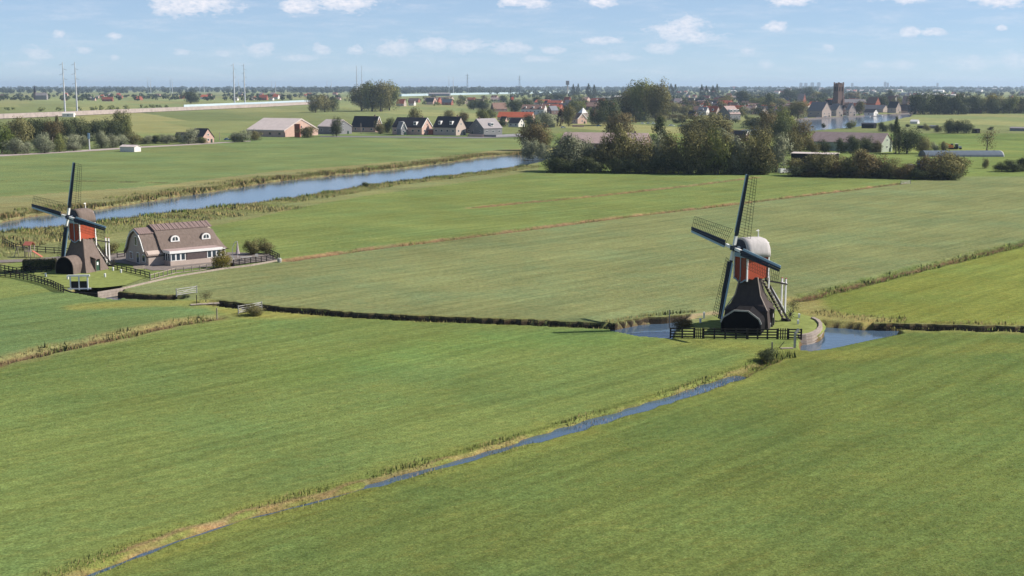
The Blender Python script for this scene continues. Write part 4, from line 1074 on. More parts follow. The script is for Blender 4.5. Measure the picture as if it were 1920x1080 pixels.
reeds('boundary_grass', 'rough brown and green grass along the parcel boundaries and canal', [(LINED, -1.4, 1.6, 14, .55, DRY + [GRN[0]]), (LINEE, -1.3, 1.3, 12, .5, DRY + [GRN[2]]), (RIGHTC, -1.8, 1.8, 34, .6, [(0.09, 0.12, .03), GRN[0], GRN[1]]),
    (B2, 1.9, 2.9, 14, .24, GRN + [TAN[1]]), (B2, -2.1, -2.9, 12, .25, GRN), (B2, 1.35, 1.75, 8, .4, [(0.04, .045, .018), (.06, .06, .025)], -.6), (B2, 1.5, 1.85, 5, .3, [TAN[1], GRN[0]], -.2), (B3, 1.4, 1.8, 8, .4, [(0.05, .055, .02), TAN[2], GRN[0]], -.5), (B3, 1.8, 4.2, 18, .5, [GRN[0], TAN[2], TAN[1]]), (B3, -1.8, -2.4, 8, .4, GRN), (B1, 2.1, 2.8, 12, .3, GRN), (FARD, -1.5, 1.5, 14, .7, [(0.07, 0.09, .03), TAN[2]]),
    (GW([(1140, 606), (1200, 596), (1260, 590), (1310, 586)]), -.2, 1.5, 22, .6, TAN), (GW([(1525, 585), (1600, 597), (1700, 601)]), -2, 2.5, 22, .8, TAN), (GW([(1405, 690), (1450, 674), (1480, 668)]), -1.2, 1.2, 24, .8, [GRN[0], (0.08, .1, .03)])], 6)

def meadow_tufts(n, seed):
    g = np.random.default_rng(seed); px = g.uniform(-60, 1980, n); py = g.uniform(440, 1110, n)
    dz = (540 - py) / F * cp - sp_; t = -H / dz; x = (px - 960) / F * t; y = (cp + (540 - py) / F * sp_) * t
    z = zfun(x, y); k = z > -.02
    for poly in (GW([(0, 460), (540, 460), (540, 530), (300, 545), (0, 560)]), GW([(1240, 580), (1560, 580), (1560, 660), (1240, 640)])): k &= ~in_poly(x, y, poly)
    x, y, px, py, t = x[k], y[k], px[k], py[k], t[k]; n = len(x)
    sz = t / F * g.uniform(.4, 1.25, n); h_ = sz * g.uniform(.25, .7, n); a = g.uniform(0, 6.28, n); ln = g.normal(size=(n, 2)) * h_[:, None] * .35
    p0 = np.stack([x - np.cos(a) * sz, y - np.sin(a) * sz, np.zeros(n)], 1); p1 = np.stack([x + np.cos(a) * sz, y + np.sin(a) * sz, np.zeros(n)], 1); p2 = np.stack([x + ln[:, 0], y + ln[:, 1], h_ + .02], 1)
    co = np.stack([p0, p1, p2], 1).reshape(-1, 3)
    pal = np.array([(0.10, 0.135, 0.04), (0.14, 0.175, 0.05), (0.175, 0.195, 0.065), (0.22, 0.21, 0.085), (0.27, 0.235, 0.13), (0.08, 0.115, 0.04)])
    ci = g.choice(6, n, p=[.14, .32, .30, .14, .06, .04]); c_ = pal[ci] * np.where(py < 600, 1.15, .95)[:, None] * g.uniform(.85, 1.15, n)[:, None]
    me = bpy.data.meshes.new('meadow_tufts'); me.vertices.add(len(co)); me.vertices.foreach_set('co', co.ravel().astype(np.float32))
    me.loops.add(len(co)); me.loops.foreach_set('vertex_index', np.arange(len(co), dtype=np.int32)); me.polygons.add(n); me.polygons.foreach_set('loop_start', (np.arange(n) * 3).astype(np.int32)); me.update(calc_edges=True)
    me.color_attributes.new('tint', 'FLOAT_COLOR', 'POINT').data.foreach_set('color', np.repeat(np.concatenate([c_, np.ones((n, 1))], 1), 3, 0).ravel().astype(np.float32))
    me.normals_split_custom_set_from_vertices(np.repeat(np.array([[.1, -.1, .98]]), len(co), 0).tolist()); me.materials.append(MATS['reed'])
    tag(link(bpy.data.objects.new('meadow_tufts', me)), 'uneven tufts of grass scattered over the near meadows', 'grass', kind='stuff')


meadow_tufts(100000, 21)

# ------------------------------------------------------------------ buildings
def window_part(root, c, u, n, w, h, frame='white_paint'):
    """window on a wall: frame with a glass pane; c centre, u along wall, n outward"""
    u, n = Vector(u).normalized(), Vector(n).normalized()
    M = Matrix((( u[0], n[0], 0, c[0]), (u[1], n[1], 0, c[1]), (0, 0, 1, c[2]), (0, 0, 0, 1)))
    f = bpy.data.objects.new('window', unit_cube(frame)); f.matrix_local = M @ Matrix.Diagonal((w, .16, h, 1)); link(f, root)
    p = bpy.data.objects.new('pane', unit_cube('glass')); p.matrix_local = Matrix.Diagonal((max(.5, 1 - .26 / w), 1.25, max(.5, 1 - .26 / h), 1)); link(p, f)
    return f


def house(x0, xg, x1, yb, ye, yr, label, wall='brick_pink', roof='roof_dark', side='R', theta=None, name='house', cat='house', win=3, gwin=1, dormer=0, chimney=True, trim=False, frame='white_paint', group=None, parts=True, door=True):
    """gabled building read off the photo: long side from x0 to xg, gable from xg to x1 (side R) or the other way round (side L)"""
    mp = MPP(xg, yb); corner = G(xg, yb)
    lpx, gpx = ((xg - x0), (x1 - xg)) if side == 'R' else ((x1 - xg), (xg - x0))
    th = R(theta) if theta is not None else max(R(14), min(R(70), math.atan2(gpx * 1.5, max(1, lpx))))
    Ln = max(3.0, lpx * mp / math.cos(th)); Wd = min(40.0, max(3.0, gpx * mp / math.sin(th)))
    hw = (yb - ye) * mp; hr = (ye - yr) * mp
    az = math.atan2(corner[0], corner[1])
    s = 1 if side == 'R' else -1
    # local frame: corner at origin, u along the ridge, v across the gable, both running away from the camera
    rot = Matrix.Rotation(-az, 3, 'Z')
    u = rot @ Vector((-s * math.cos(th), math.sin(th), 0)); v = rot @ Vector((s * math.sin(th), math.cos(th), 0))
    root = empty(name, corner, label, cat, group)
    z = Vector((0, 0, 1))
    A, B_, Cc = Vector((0, 0, 0)), v * Wd, v * (Wd / 2)
    b = MB(); b.prism([A, B_, B_ + z * hw, Cc + z * (hw + hr), A + z * hw], u * Ln); b.build('wall', wall, root)
    ov = .35; th_ = max(.18, .02 * Wd); e = .3
    sl = hr / (Wd / 2)
    prof = [(-e, hw - e * sl), (Wd / 2, hw + hr), (Wd + e, hw - e * sl), (Wd + e, hw - e * sl + th_), (Wd / 2, hw + hr + th_ * 1.25), (-e, hw - e * sl + th_)]
    b = MB(); b.prism([v * p_ + z * (q + .03) - u * ov for p_, q in prof], u * (Ln + 2 * ov)); rf = b.build('roof', roof, root)
    if not parts: return root
    if trim:
        for pa, pc in (((-e, hw - e * sl), (Wd / 2, hw + hr)), ((Wd / 2, hw + hr), (Wd + e, hw - e * sl))):
            q0 = v * pa[0] + z * (pa[1] + th_ * .5) - u * (ov + .08); q1 = v * pc[0] + z * (pc[1] + th_ * .6) - u * (ov + .08)
            beam('verge_board', 'white_paint', root, q0, q1, .16, max(.45, 1.2 * mp))
    nf = -v; ng = -u
    if win:
        wh = min(1.5, hw * .5)
        for i in range(win): window_part(root, A + u * (Ln * (i + .5) / win) + z * (hw * .55), u, nf, min(1.8, Ln / win * .5), wh, frame)
    if gwin:
        for i in range(gwin):
            window_part(root, v * (Wd * (i + .5) / gwin) + z * (min(hw * .55, hw - .8)), v, ng, min(1.6, Wd / gwin * .4), min(1.5, hw * .5), frame)
        window_part(root, Cc + z * (hw + hr * .32), v, ng, min(1.3, Wd * .2), min(1.3, hr * .35), frame)
    if door: block('door', 'door_green', root, v * (Wd * .78) - u * .04 + z * min(1.05, hw * .45), (.9, .9, min(2.1, hw * .9)), rz=math.atan2(v[1], v[0])) if hw > 2.2 else None
    for i in range(dormer):
        c = u * (Ln * (i + .5) / dormer) + v * (Wd * .16) + z * (hw + hr * .30)
        d_ = block('dormer', 'white_paint', root, c + z * (hr * .12), (2.4, Wd * .22, hr * .36), rz=math.atan2(u[1], u[0]))
        p = bpy.data.objects.new('dormer_pane', unit_cube('glass')); p.matrix_local = Matrix.Translation((0, 0, .02)) @ Matrix.Diagonal((.8, 1.06, .6, 1)); link(p, d_)
    if chimney: block('chimney', 'brick_brown' if wall != 'wall_white' else 'wall_white', root, u * (Ln * .15) + Cc + z * (hw + hr + .45), (.8, .8, 1.7), rz=math.atan2(u[1], u[0]))
    return root


# row of houses across the river
house(463, 533, 598, 257, 246, 226, 'long barn with pale corrugated roof and brick gable across the river', 'brick_pink', 'roof_pale', theta=38, name='barn', cat='barn', win=4, gwin=1, chimney=False, frame='brick_brown')
bp_ = G(558, 257); ch = block('brick_pillar', 'brick_red', None, bp_ + Vector((0, 0, 4.4)), (3.6, 3.0, 8.8)); tag(ch, 'tall brick chimney stack before the gable of the long pale barn', 'chimney')
house(596, 627, 660, 252, 238, 226, 'small shed with pale roof and grey boarded gable right of the long barn', 'wall_grey', 'roof_pale', theta=45, name='shed', cat='shed', win=2, gwin=1, chimney=False)
house(659, 704, 717, 248, 238, 219, 'black roofed house with white edged pink gable standing by itself', 'brick_pink', 'roof_dark', theta=36, trim=True, win=3, gwin=1)
house(735, 791, 811, 253, 239, 222, 'long black roofed house with white edged gable in the dark row', 'brick_pink', 'roof_dark', theta=34, trim=True, win=5, gwin=2, dormer=2)
house(812, 855, 874, 254, 239, 220, 'black roofed house with tall pale stepped brick gable in the dark row', 'brick_pale', 'roof_dark', theta=40, win=4, gwin=2, dormer=2)
house(744, 752, 762, 253, 241, 229, 'small blue-grey gabled porch on the long black roofed house', 'wall_grey', 'roof_grey', theta=58, name='porch', cat='porch', win=0, gwin=1, chimney=False, trim=True)
house(790, 811, 813, 252.5, 243, 242, 'flat brick garage under the white edged gable of the dark row', 'brick_red', 'roof_pale', theta=14, name='garage', cat='garage', win=1, gwin=0, chimney=False)
house(880, 907, 942, 254, 241, 224, 'grey roofed house with white dormer at the right end of the row', 'wall_grey', 'roof_grey', side='L', theta=40, win=3, gwin=2, dormer=1)
house(866, 884, 890, 250, 240, 229, 'dark low outbuilding behind the grey roofed house with dormer', 'brick_brown', 'roof_dark', theta=25, win=2, gwin=0, chimney=False)
house(356, 380, 401, 268, 258, 242, 'small pink gabled house with dark roof on the left lane', 'brick_pink', 'roof_dark', theta=46, win=2, gwin=1, chimney=False)
house(331, 352, 356, 266, 253, 249, 'low dark roofed barn left of the small pink gabled house', 'wall_white', 'roof_dark', theta=16, name='barn', cat='barn', win=2, gwin=0, chimney=False)
house(226, 252, 264, 285, 276, 273, 'white low shed with flat pale roof in the field corner at left', 'wall_white', 'roof_pale', theta=40, name='shed', cat='shed', win=0, gwin=0, chimney=False, door=False)
# village
house(932, 996, 1003, 226, 220, 211, 'long bright red tiled barn roof at the village edge', 'brick_pink', 'roof_red', theta=16, name='barn', cat='barn', win=4, gwin=1, chimney=False)
house(977, 1020, 1026, 215, 205, 197, 'white terrace with brown roof and three dormers behind the red barn', 'wall_white', 'roof_brown', theta=16, win=6, gwin=1, dormer=3)
house(1025, 1034, 1047, 215, 207, 199, 'dark gable with blue-grey roof next to the white terrace', 'brick_brown', 'roof_bluegrey', side='L', theta=40, win=1, gwin=1)
house(920, 926, 951, 209, 204, 193, 'brown roofed house with skylights left behind the red barn', 'brick_brown', 'roof_brown', side='L', theta=30, win=3, gwin=1)
house(953, 972, 984, 238, 231, 222, 'white round gabled house with dark roof before the red barn', 'wall_white', 'roof_dark', theta=38, win=2, gwin=1, chimney=False)
house(938, 947, 952, 234, 226, 219, 'small pink gabled house beside the red barn', 'brick_pink', 'roof_dark', theta=40, win=1, gwin=1, chimney=False)
house(1072, 1083, 1100, 232, 223, 213, 'orange brick gable house in front of the white pyramid roof', 'brick_pink', 'roof_brown', theta=52, win=1, gwin=1, trim=True, chimney=False)
house(1106, 1112, 1121, 218, 212, 203, 'red gabled house right of the white pyramid roof', 'brick_red', 'roof_brown', theta=50, win=1, gwin=1)
house(1098, 1124, 1130, 206, 200, 193, 'long brown roofed terrace in front of the dark poplars', 'brick_brown', 'roof_brown', theta=18, win=4, gwin=0)
house(1056, 1066, 1072, 196, 190, 182, 'red roofed house left of the poplars on the skyline', 'brick_red', 'roof_red', theta=35, win=1, gwin=1)
house(1030, 1062, 1066, 202, 198, 194, 'low dark roofed terrace behind the white terrace', 'brick_red', 'roof_dark', theta=14, win=4, gwin=0, chimney=False)
house(1345, 1369, 1388, 225, 214, 200, 'black gabled house with pinkish roof left of the lake', 'wall_grey', 'roof_pink', side='L', theta=40, win=4, gwin=1, dormer=3)
house(1290, 1302, 1309, 222, 214, 208, 'dark mansard house by the blue boat', 'brick_brown', 'roof_dark', theta=36, win=2, gwin=1)
house(1308, 1324, 1330, 216, 208, 201, 'pale house with wide white dormer right of the dark mansard house', 'wall_white', 'roof_bluegrey', theta=24, win=2, gwin=1, dormer=1)
house(1277, 1305, 1310, 203, 197, 190, 'long brown roofed terrace above the blue boat', 'brick_pink', 'roof_brown', theta=18, win=5, gwin=0)
house(1306, 1324, 1332, 205, 198, 190, 'brown roofed house with dark chimney right of the long terrace', 'brick_brown', 'roof_brown', theta=26, win=2, gwin=1)
house(1324, 1342, 1349, 203, 196, 189, 'dark roofed house with small dormer beyond the black gabled house', 'brick_red', 'roof_dark', theta=25, win=2, gwin=1, dormer=1)
house(1388, 1410, 1416, 214, 207, 200, 'low pinkish roofed house right of the black gabled house', 'brick_pale', 'roof_pink', theta=20, win=3, gwin=1)
house(1400, 1420, 1428, 206, 200, 194, 'brown bungalow among trees left of the church houses', 'brick_brown', 'roof_brown', theta=24, win=2, gwin=0, chimney=False)
house(1458, 1476, 1484, 206, 200, 195, 'brick house with pale roof half hidden by village trees', 'brick_red', 'roof_pink', theta=24, win=2, gwin=1)
house(1514, 1541, 1558, 220, 208, 192, 'pale gabled house with grey roof on the lake quay', 'brick_pale', 'roof_grey', theta=42, win=2, gwin=2)
house(1555, 1568, 1580, 218, 206, 195, 'narrow pale gabled house beside the church tower foot', 'brick_pale', 'roof_grey', theta=55, win=1, gwin=1)
house(1575, 1579, 1589, 216, 207, 198, 'small dark gabled house between pale ones on the quay', 'brick_brown', 'roof_dark', theta=55, win=1, gwin=1)
house(1586, 1592, 1604, 217, 206, 194, 'cream gabled house right of the small dark one on the quay', 'brick_pale', 'roof_grey', theta=55, win=1, gwin=2)
house(1603, 1606, 1611, 214, 208, 202, 'tiny white boat house on the lake quay', 'wall_white', 'roof_dark', theta=50, name='boat_house', cat='shed', win=0, gwin=1, chimney=False)
house(1624, 1641, 1650, 208, 194, 183, 'bright red brick house right of the church', 'brick_red', 'roof_brown', theta=34, win=3, gwin=1)
house(1580, 1618, 1625, 202, 196, 187, 'long grey roofed row of houses behind the quay right of the church', 'brick_brown', 'roof_grey', theta=14, win=6, gwin=1)
house(1662, 1676, 1682, 206, 193, 180, 'brown hip-like gabled house with white front near the dark clump', 'wall_white', 'roof_brown', theta=38, win=2, gwin=1)
house(1664, 1680, 1689, 212, 202, 191, 'narrow pale gable house at the right end of the quay', 'brick_pale', 'roof_dark', theta=44, win=1, gwin=1)
house(1690, 1700, 1706, 208, 194, 181, 'pinkish roofed barn beside the dense dark clump', 'brick_brown', 'roof_pink', theta=40, name='barn', cat='barn', win=0, gwin=0, chimney=False)
house(1494, 1505, 1512, 196, 190, 176, 'brick house with steep pyramid roof left of the church', 'brick_red', 'roof_pink', theta=44, win=1, gwin=1)
house(1620, 1638, 1646, 217, 211, 205, 'low dark roofed waterside shed under the red brick house', 'wall_white', 'roof_dark', theta=26, name='shed', cat='shed', win=1, gwin=1, chimney=False)
vg = random.Random(12)
vh = sorted([(vg.uniform(1000, 1170), vg.uniform(188, 212)) for _ in range(18)] + [(vg.uniform(1255, 1480), vg.uniform(186, 214)) for _ in range(40)] + [(vg.uniform(1490, 1700), vg.uniform(186, 213)) for _ in range(29)] + [(vg.uniform(760, 930), vg.uniform(185, 200)) for _ in range(9)])
VN = {'roof_red': 'red', 'roof_brown': 'brown', 'roof_dark': 'dark', 'roof_pink': 'pinkish', 'roof_grey': 'grey'}
VO = lambda n_: ORD[n_ - 1] if n_ <= 20 else (['', '', 'twenty', 'thirty', 'forty', 'fifty', 'sixty', 'seventy', 'eighty', 'ninety'][n_ // 10] + '-' + ORD[n_ % 10 - 1] if n_ % 10 else {30: 'thirtieth', 40: 'fortieth', 50: 'fiftieth', 60: 'sixtieth', 70: 'seventieth', 80: 'eightieth', 90: 'ninetieth'}[n_])
for i, (px, yb) in enumerate(vh):
    k_ = 5600.0 / MPP(px, yb) / 2400; rr_ = vg.choice(['roof_red', 'roof_brown', 'roof_brown', 'roof_dark', 'roof_pink', 'roof_grey', 'roof_red']); L_ = vg.uniform(11, 30) / MPP(px, yb); gw = vg.uniform(4, 8) / MPP(px, yb)
    house(px, px + L_, px + L_ + gw, yb, yb - vg.uniform(2.8, 4.5) / MPP(px, yb), yb - vg.uniform(8.0, 9.5) / MPP(px, yb), 'village house with %s roof, %s from left among the infill houses' % (VN[rr_], VO(i + 1)), vg.choice(['brick_pink', 'brick_red', 'wall_white', 'brick_pale', 'brick_red']), rr_, theta=vg.choice([24, 34, 44]), win=2, gwin=1, dormer=vg.choice([0, 0, 1]), group='infill village houses', door=False)
vt = sorted([(vg.uniform(990, 1170), vg.uniform(188, 214)) for _ in range(24)] + [(vg.uniform(1255, 1490), vg.uniform(184, 216)) for _ in range(42)] + [(vg.uniform(1500, 1705), vg.uniform(180, 200)) for _ in range(21)] + [(vg.uniform(780, 930), vg.uniform(187, 200)) for _ in range(10)])
for i, (px, yb) in enumerate(vt):
    tree('smallbroad' if i % 2 else 'small', vg.choice(['leaf_dark', 'leaf_olive', 'leaf_dark', 'leaf_green', 'leaf_brown']), px, yb, yb - vg.uniform(8, 15) / MPP(px, yb), vg.uniform(9, 17) / MPP(px, yb), 'small garden tree, %s from left among the village roofs' % VO(i + 1), group='small garden trees of the village')
row('leafy garden tree', 'between the village roofs and the tree belt', [('smallbroad' if i % 2 else 'small', ['leaf_dark', 'leaf_olive', 'leaf_green', 'leaf_brown'][i % 4], 1176 + i * 12.6 + vg.uniform(-5, 5), 214 + (i * 7) % 19, 214 + (i * 7) % 19 - vg.uniform(8, 14), vg.uniform(12, 20)) for i in range(25)], 'garden trees before the village')
for i in range(18):
    px, yb = 1178 + i * 17 + vg.uniform(-4, 4), vg.uniform(204, 219); rr_ = vg.choice(['roof_red', 'roof_brown', 'roof_brown', 'roof_pink', 'roof_dark'])
    house(px, px + vg.uniform(10, 18), px + vg.uniform(21, 25), yb, yb - vg.uniform(4, 6), yb - vg.uniform(11, 14), 'house with %s roof, %s from left in the front row of the village' % (VN[rr_], ORD[i]), vg.choice(['brick_pink', 'brick_red', 'brick_pale', 'wall_white']), rr_, theta=vg.choice([24, 34, 44]), win=3, gwin=1, dormer=vg.choice([0, 1, 1]), group='front row of the village', door=False)
# farms near the belt
house(1047, 1206, 1222, 292, 271, 253, 'long low farmhouse with purple-brown roof hidden behind the tree belt', 'brick_brown', 'roof_pink', theta=12, win=6, gwin=1, name='farmhouse', cat='farmhouse')
house(1516, 1652, 1672, 286, 269, 252, 'long barn with pinkish grey roof and green gable on the right', 'wall_green', 'roof_pink', theta=24, name='barn', cat='barn', win=0, gwin=1, chimney=False)
house(1372, 1398, 1404, 266, 252, 246, 'dark shed with white gable edge at the lake behind the belt', 'brick_brown', 'roof_dark', theta=30, name='shed', cat='shed', win=0, gwin=0, chimney=False, trim=True)
house(1484, 1562, 1572, 312, 290, 288.5, 'low dark shed with pale roof edge behind the right hedge', 'tarred_boards', 'roof_pale', theta=14, name='shed', cat='shed', win=0, gwin=0, chimney=False)
house(1707, 1720, 1724, 232, 228, 225, 'small white open shed in the right meadow', 'wall_white', 'roof_white', theta=22, name='shed', cat='shed', win=0, gwin=0, chimney=False, door=False)
house(1807, 1836, 1840, 213, 205, 199, 'pale roofed field barn beside the wooded strip', 'brick_brown', 'roof_white', theta=16, name='barn', cat='barn', win=0, gwin=0, chimney=False)
house(1823, 1832, 1837, 250, 243, 242, 'small black shed at the end of the low bush line', 'tarred_boards', 'roof_dark', theta=30, name='shed', cat='shed', win=0, gwin=0, chimney=False, door=False)
house(1720, 1731, 1734, 241, 237, 236, 'dark flat shelter left of the low bush line', 'tarred_boards', 'roof_dark', theta=20, name='shed', cat='shed', win=0, gwin=0, chimney=False, door=False)
house(1743, 1756, 1759, 241, 237, 235.5, 'grey flat shelter just left of the low bush line', 'wall_grey', 'roof_bluegrey', theta=20, name='shed', cat='shed', win=0, gwin=0, chimney=False, door=False)
house(1616, 1638, 1643, 241, 233, 231, 'dark waterside barn between the bushes at the lake', 'tarred_boards', 'roof_dark', theta=20, name='shed', cat='shed', win=0, gwin=0, chimney=False, door=False)
house(1895, 1925, 1930, 246, 241, 239, 'long grey low shed at the right edge by the bush line', 'wall_grey', 'roof_grey', theta=12, name='shed', cat='shed', win=0, gwin=0, chimney=False, door=False)
# far farms
for i, (a, b_, c_, yb, ye, yr, w_, r_, lab) in enumerate([
    (743, 757, 762, 199, 194, 186, 'brick_pale', 'roof_red', 'red roofed farm with pale front right of the tall polder clump'), (766, 776, 780, 198, 194, 188, 'wall_white', 'roof_brown', 'small white farm building right of the red roofed farm'),
    (798, 812, 817, 196, 191, 184, 'brick_pink', 'roof_dark', 'dark roofed far house in the distant lane'), (828, 846, 850, 197, 192, 186, 'brick_red', 'roof_bluegrey', 'blue-grey roofed far barn in the distant lane'), (866, 872, 877, 195, 190, 182, 'brick_pale', 'roof_pink', 'pale far gable at the end of the distant lane'), (820, 822, 829, 196, 191, 183, 'brick_red', 'roof_red', 'small red far house in the distant lane'),
    (803, 843, 845, 180, 176, 174, 'wall_grey', 'roof_pale', 'long pale roofed industrial shed far behind the distant lane'), (486, 500, 503, 188, 183, 178, 'brick_red', 'roof_red', 'dark red far barn near the railway'), (511, 521, 525, 186, 182, 177, 'wall_white', 'roof_red', 'white far house with red roof near the railway'),
    (192, 211, 213, 190, 186, 182, 'brick_red', 'roof_red', 'red roofed far farm right of the left pylons'), (252, 262, 268, 188, 185, 181, 'brick_red', 'roof_red', 'second far red roofed farm right of the left pylons'), (376, 394, 400, 186, 182, 178, 'wall_white', 'roof_red', 'far white and red houses near the railway trees')]):
    house(a, b_, c_, yb, ye, yr, lab, w_, r_, theta=26, win=2, gwin=1, chimney=False, door=False)
# white pyramid roof and blue-grey tunnel
pr = empty('pyramid_roof_house', G(1093, 219), 'house with bright white and blue pyramid roof in the village', 'house'); s_ = MPP(1093, 219)
block('wall', 'brick_pale', pr, (0, 0, 2.2), (9, 9, 4.4), rz=.5)
b = MB(); hx = 5.6
b.loft([[(hx, 0, 4.4), (0, hx, 4.4), (-hx, 0, 4.4), (0, -hx, 4.4)], [(.05, 0, 10.2), (0, .05, 10.2), (-.05, 0, 10.2), (0, -.05, 10.2)]]); b.build('roof', 'roof_white', pr, rz=-.25)
mat('tunnel_skin', (0.10, 0.125, 0.155), 0.6, 0.12, 0.35)
ta, tb = G(1736, 294), G(1882, 294)
tn = empty('poly_tunnel', ta, 'long blue-grey curved tunnel shed in the right field', 'tunnel')
d = tb - ta; ax = d.normalized(); nn = Vector((-ax[1], ax[0], 0)); rr = 6.0
ring = [nn * (rr * math.cos(a)) + nn * rr + Vector((0, 0, rr * .46 * math.sin(a))) for a in np.linspace(0, math.pi, 13)]
b = MB(); b.loft([ring, [p + d for p in ring]]); o = b.build('tunnel_skin', 'tunnel_skin', tn)
b = MB(); b.prism([p + d for p in ring], ax * .3); b.build('tunnel_end', 'roof_white', tn)
for i in range(1, 12):
    r2 = [p * 1.0 + (p - nn * rr).normalized() * .05 + d * (i / 12) for p in ring]
    b = MB(); b.loft([r2, [p + ax * .35 for p in r2]], cap=False, closed=False); b.build('tunnel_rib', 'tunnel_skin', tn)
# church tower with corner buttresses, belfry openings and battlements
ct = empty('church_tower', G(1571, 207), 'tall square brick church tower with ragged top above the village', 'church tower'); mp = MPP(1571, 207)
tw = 12.5 * mp; tz = (207 - 155) * mp; yw = R(28)
block('tower_shaft', 'brick_brown', ct, (0, 0, tz * .47), (tw, tw, tz * .94), rz=yw)
RM = Matrix.Rotation(yw, 4, 'Z')
for sx in (-1, 1):
    for sy in (-1, 1):
        block('corner_turret', 'brick_brown', ct, (sx * tw * .46, sy * tw * .46, tz * .5), (tw * .16, tw * .16, tz * 1.0), M=RM)
        block('buttress', 'brick_brown', ct, (sx * tw * .5, sy * tw * .5, tz * .2), (tw * .28, tw * .28, tz * .4), M=RM)
for sx, sy in ((1, 0), (0, -1), (-1, 0), (0, 1)):
    for k in (-.22, .22): block('belfry_opening', 'tarred_front', ct, (sx * tw * .5 + sy * tw * k, sy * tw * .5 + sx * tw * k, tz * .76), (tw * .2 if sx == 0 else .2, tw * .2 if sy == 0 else .2, tz * .16), M=RM)
    block('merlon', 'brick_brown', ct, (sx * tw * .4, sy * tw * .4, tz * .955), (tw * .3, tw * .3, tz * .05), M=RM)
house(1545, 1560, 1566, 207, 200, 188, 'church nave with dark roof left of the brick tower', 'brick_brown', 'roof_dark', theta=20, name='church_nave', cat='church', win=3, gwin=0, chimney=False)
# far church with spire
mp = MPP(66, 187); fc = empty('spire_church', G(66, 187), 'far church with pointed spire above the trees at the left edge', 'church')
block('tower', 'brick_brown', fc, (0, 0, 7 * mp), (4.2 * mp, 4.2 * mp, 14 * mp)); b = MB(); q = 2.3 * mp
b.loft([[(q, q, 14 * mp), (-q, q, 14 * mp), (-q, -q, 14 * mp), (q, -q, 14 * mp)], [(.1, .1, 27 * mp), (-.1, .1, 27 * mp), (-.1, -.1, 27 * mp), (.1, -.1, 27 * mp)]]); b.build('spire', 'roof_dark', fc)
b = MB(); b.prism([(2 * mp, -4 * mp, 0), (2 * mp, 4 * mp, 0), (2 * mp, 4 * mp, 8 * mp), (2 * mp, 0, 13 * mp), (2 * mp, -4 * mp, 8 * mp)], (21 * mp, 0, 0)); b.build('nave', 'roof_grey', fc)
# small third mill far off
mp = MPP(960, 193); tm = empty('small_windmill', G(960, 193), 'tiny red windmill far behind the red roofed village barn', 'windmill')
b = MB(); b.loft([[(s * 3 * mp, 3 * mp * t, 0) for s, t in ((-1, -1), (1, -1), (1, 1), (-1, 1))], [(s * 2 * mp, 2 * mp * t, 6 * mp) for s, t in ((-1, -1), (1, -1), (1, 1), (-1, 1))]]); b.build('lower_tower', 'dark_thatch', tm)
block('upper_house', 'red_boards', tm, (0, 0, 8.5 * mp), (5 * mp, 5 * mp, 5.5 * mp), rz=.5)
b = MB(); b.prism([(-2.6 * mp, -2.7 * mp, 11.2 * mp), (-2.6 * mp, 2.7 * mp, 11.2 * mp), (-2.6 * mp, 1.6 * mp, 14 * mp), (-2.6 * mp, -1.6 * mp, 14 * mp)], (5.2 * mp, 0, 0)); b.build('cap_roof', 'dark_thatch', tm, rz=.5)
for a in range(4): beam('sail', 'navy_paint', tm, (-3.2 * mp, -1 * mp, 12 * mp), Vector((-3.2 * mp, -1 * mp, 12 * mp)) + Vector((math.sin(.15 + a * 1.5708) * .4, 0, math.cos(.15 + a * 1.5708))) * 15 * mp, .9)

# ---- thatched farmhouse beside the left mill
FH = G(254, 494); fa = R(40.0)
fh = empty('farmhouse', FH, 'thatched farmhouse with tiled ridge and two arched white dormers beside the left windmill', 'farmhouse', rz=fa)
fh.scale = (1.17, 1.12, .97)
# local x runs along the house away from its shaded gable, local -y faces the garden front; width 9
Wh = 4.7


def gam(s, dz): return [(-Wh * s - .35, 2.1 + dz), (-Wh * s * .86, 3.0 + dz), (-Wh * s * .58, 5.2 + dz), (-Wh * s * .40, 6.15 + dz), (0, 7.05 + dz), (Wh * s * .40, 6.15 + dz), (Wh * s * .58, 5.2 + dz), (Wh * s * .86, 3.0 + dz), (Wh * s + .35, 2.1 + dz)]


def shell(pts, x0, x1, thick):        # thatch shell with thickness
    inner = [(y * .93, z - thick) for y, z in pts]
    return [(x0, y, z) for y, z in pts] + [(x0, y, z) for y, z in inner[::-1]]


wl_ = [(-Wh, 0), (Wh, 0), (Wh, 2.3), (Wh * .80, 3.0), (Wh * .52, 5.1), (Wh * .34, 5.95), (0, 6.6), (-Wh * .34, 5.95), (-Wh * .52, 5.1), (-Wh * .80, 3.0), (-Wh, 2.3)]
b = MB(); b.prism([(0.3, y, z) for y, z in wl_], (12.9, 0, 0)); b.build('wall', 'brick_pale', fh)
b = MB(); p = shell(gam(.97, -.15), 0, 0, .35); b.prism(p, (2.9, 0, 0)); b.build('gable_thatch', 'brown_thatch', fh)
rings = []
for x, s, dz in ((2.7, 1.0, .35), (12.2, 1.0, .35), (13.2, .99, -.05), (14.9, .97, -2.3)):
    full = gam(s, dz)
    if x > 13: full = [(y, min(z, {13.2: 6.0, 14.9: 2.6}[x])) for y, z in full]
    rings.append([(x, y, max(z, 2.1)) for y, z in full])
b = MB(); b.loft(rings); b.build('thatch_roof', 'brown_thatch', fh)
for (x0, x1, dz) in ((-.05, 2.72, -.12), (2.65, 13.1, .38)):
    for s in (-1, 1):
        b = MB(); b.prism([(x0, 0, 7.07 + dz), (x0, s * Wh * .42, 6.13 + dz), (x0, s * Wh * .42, 6.27 + dz), (x0, 0, 7.23 + dz)], (x1 - x0, 0, 0)); b.build('ridge_tiles', 'ridge_tile', fh)
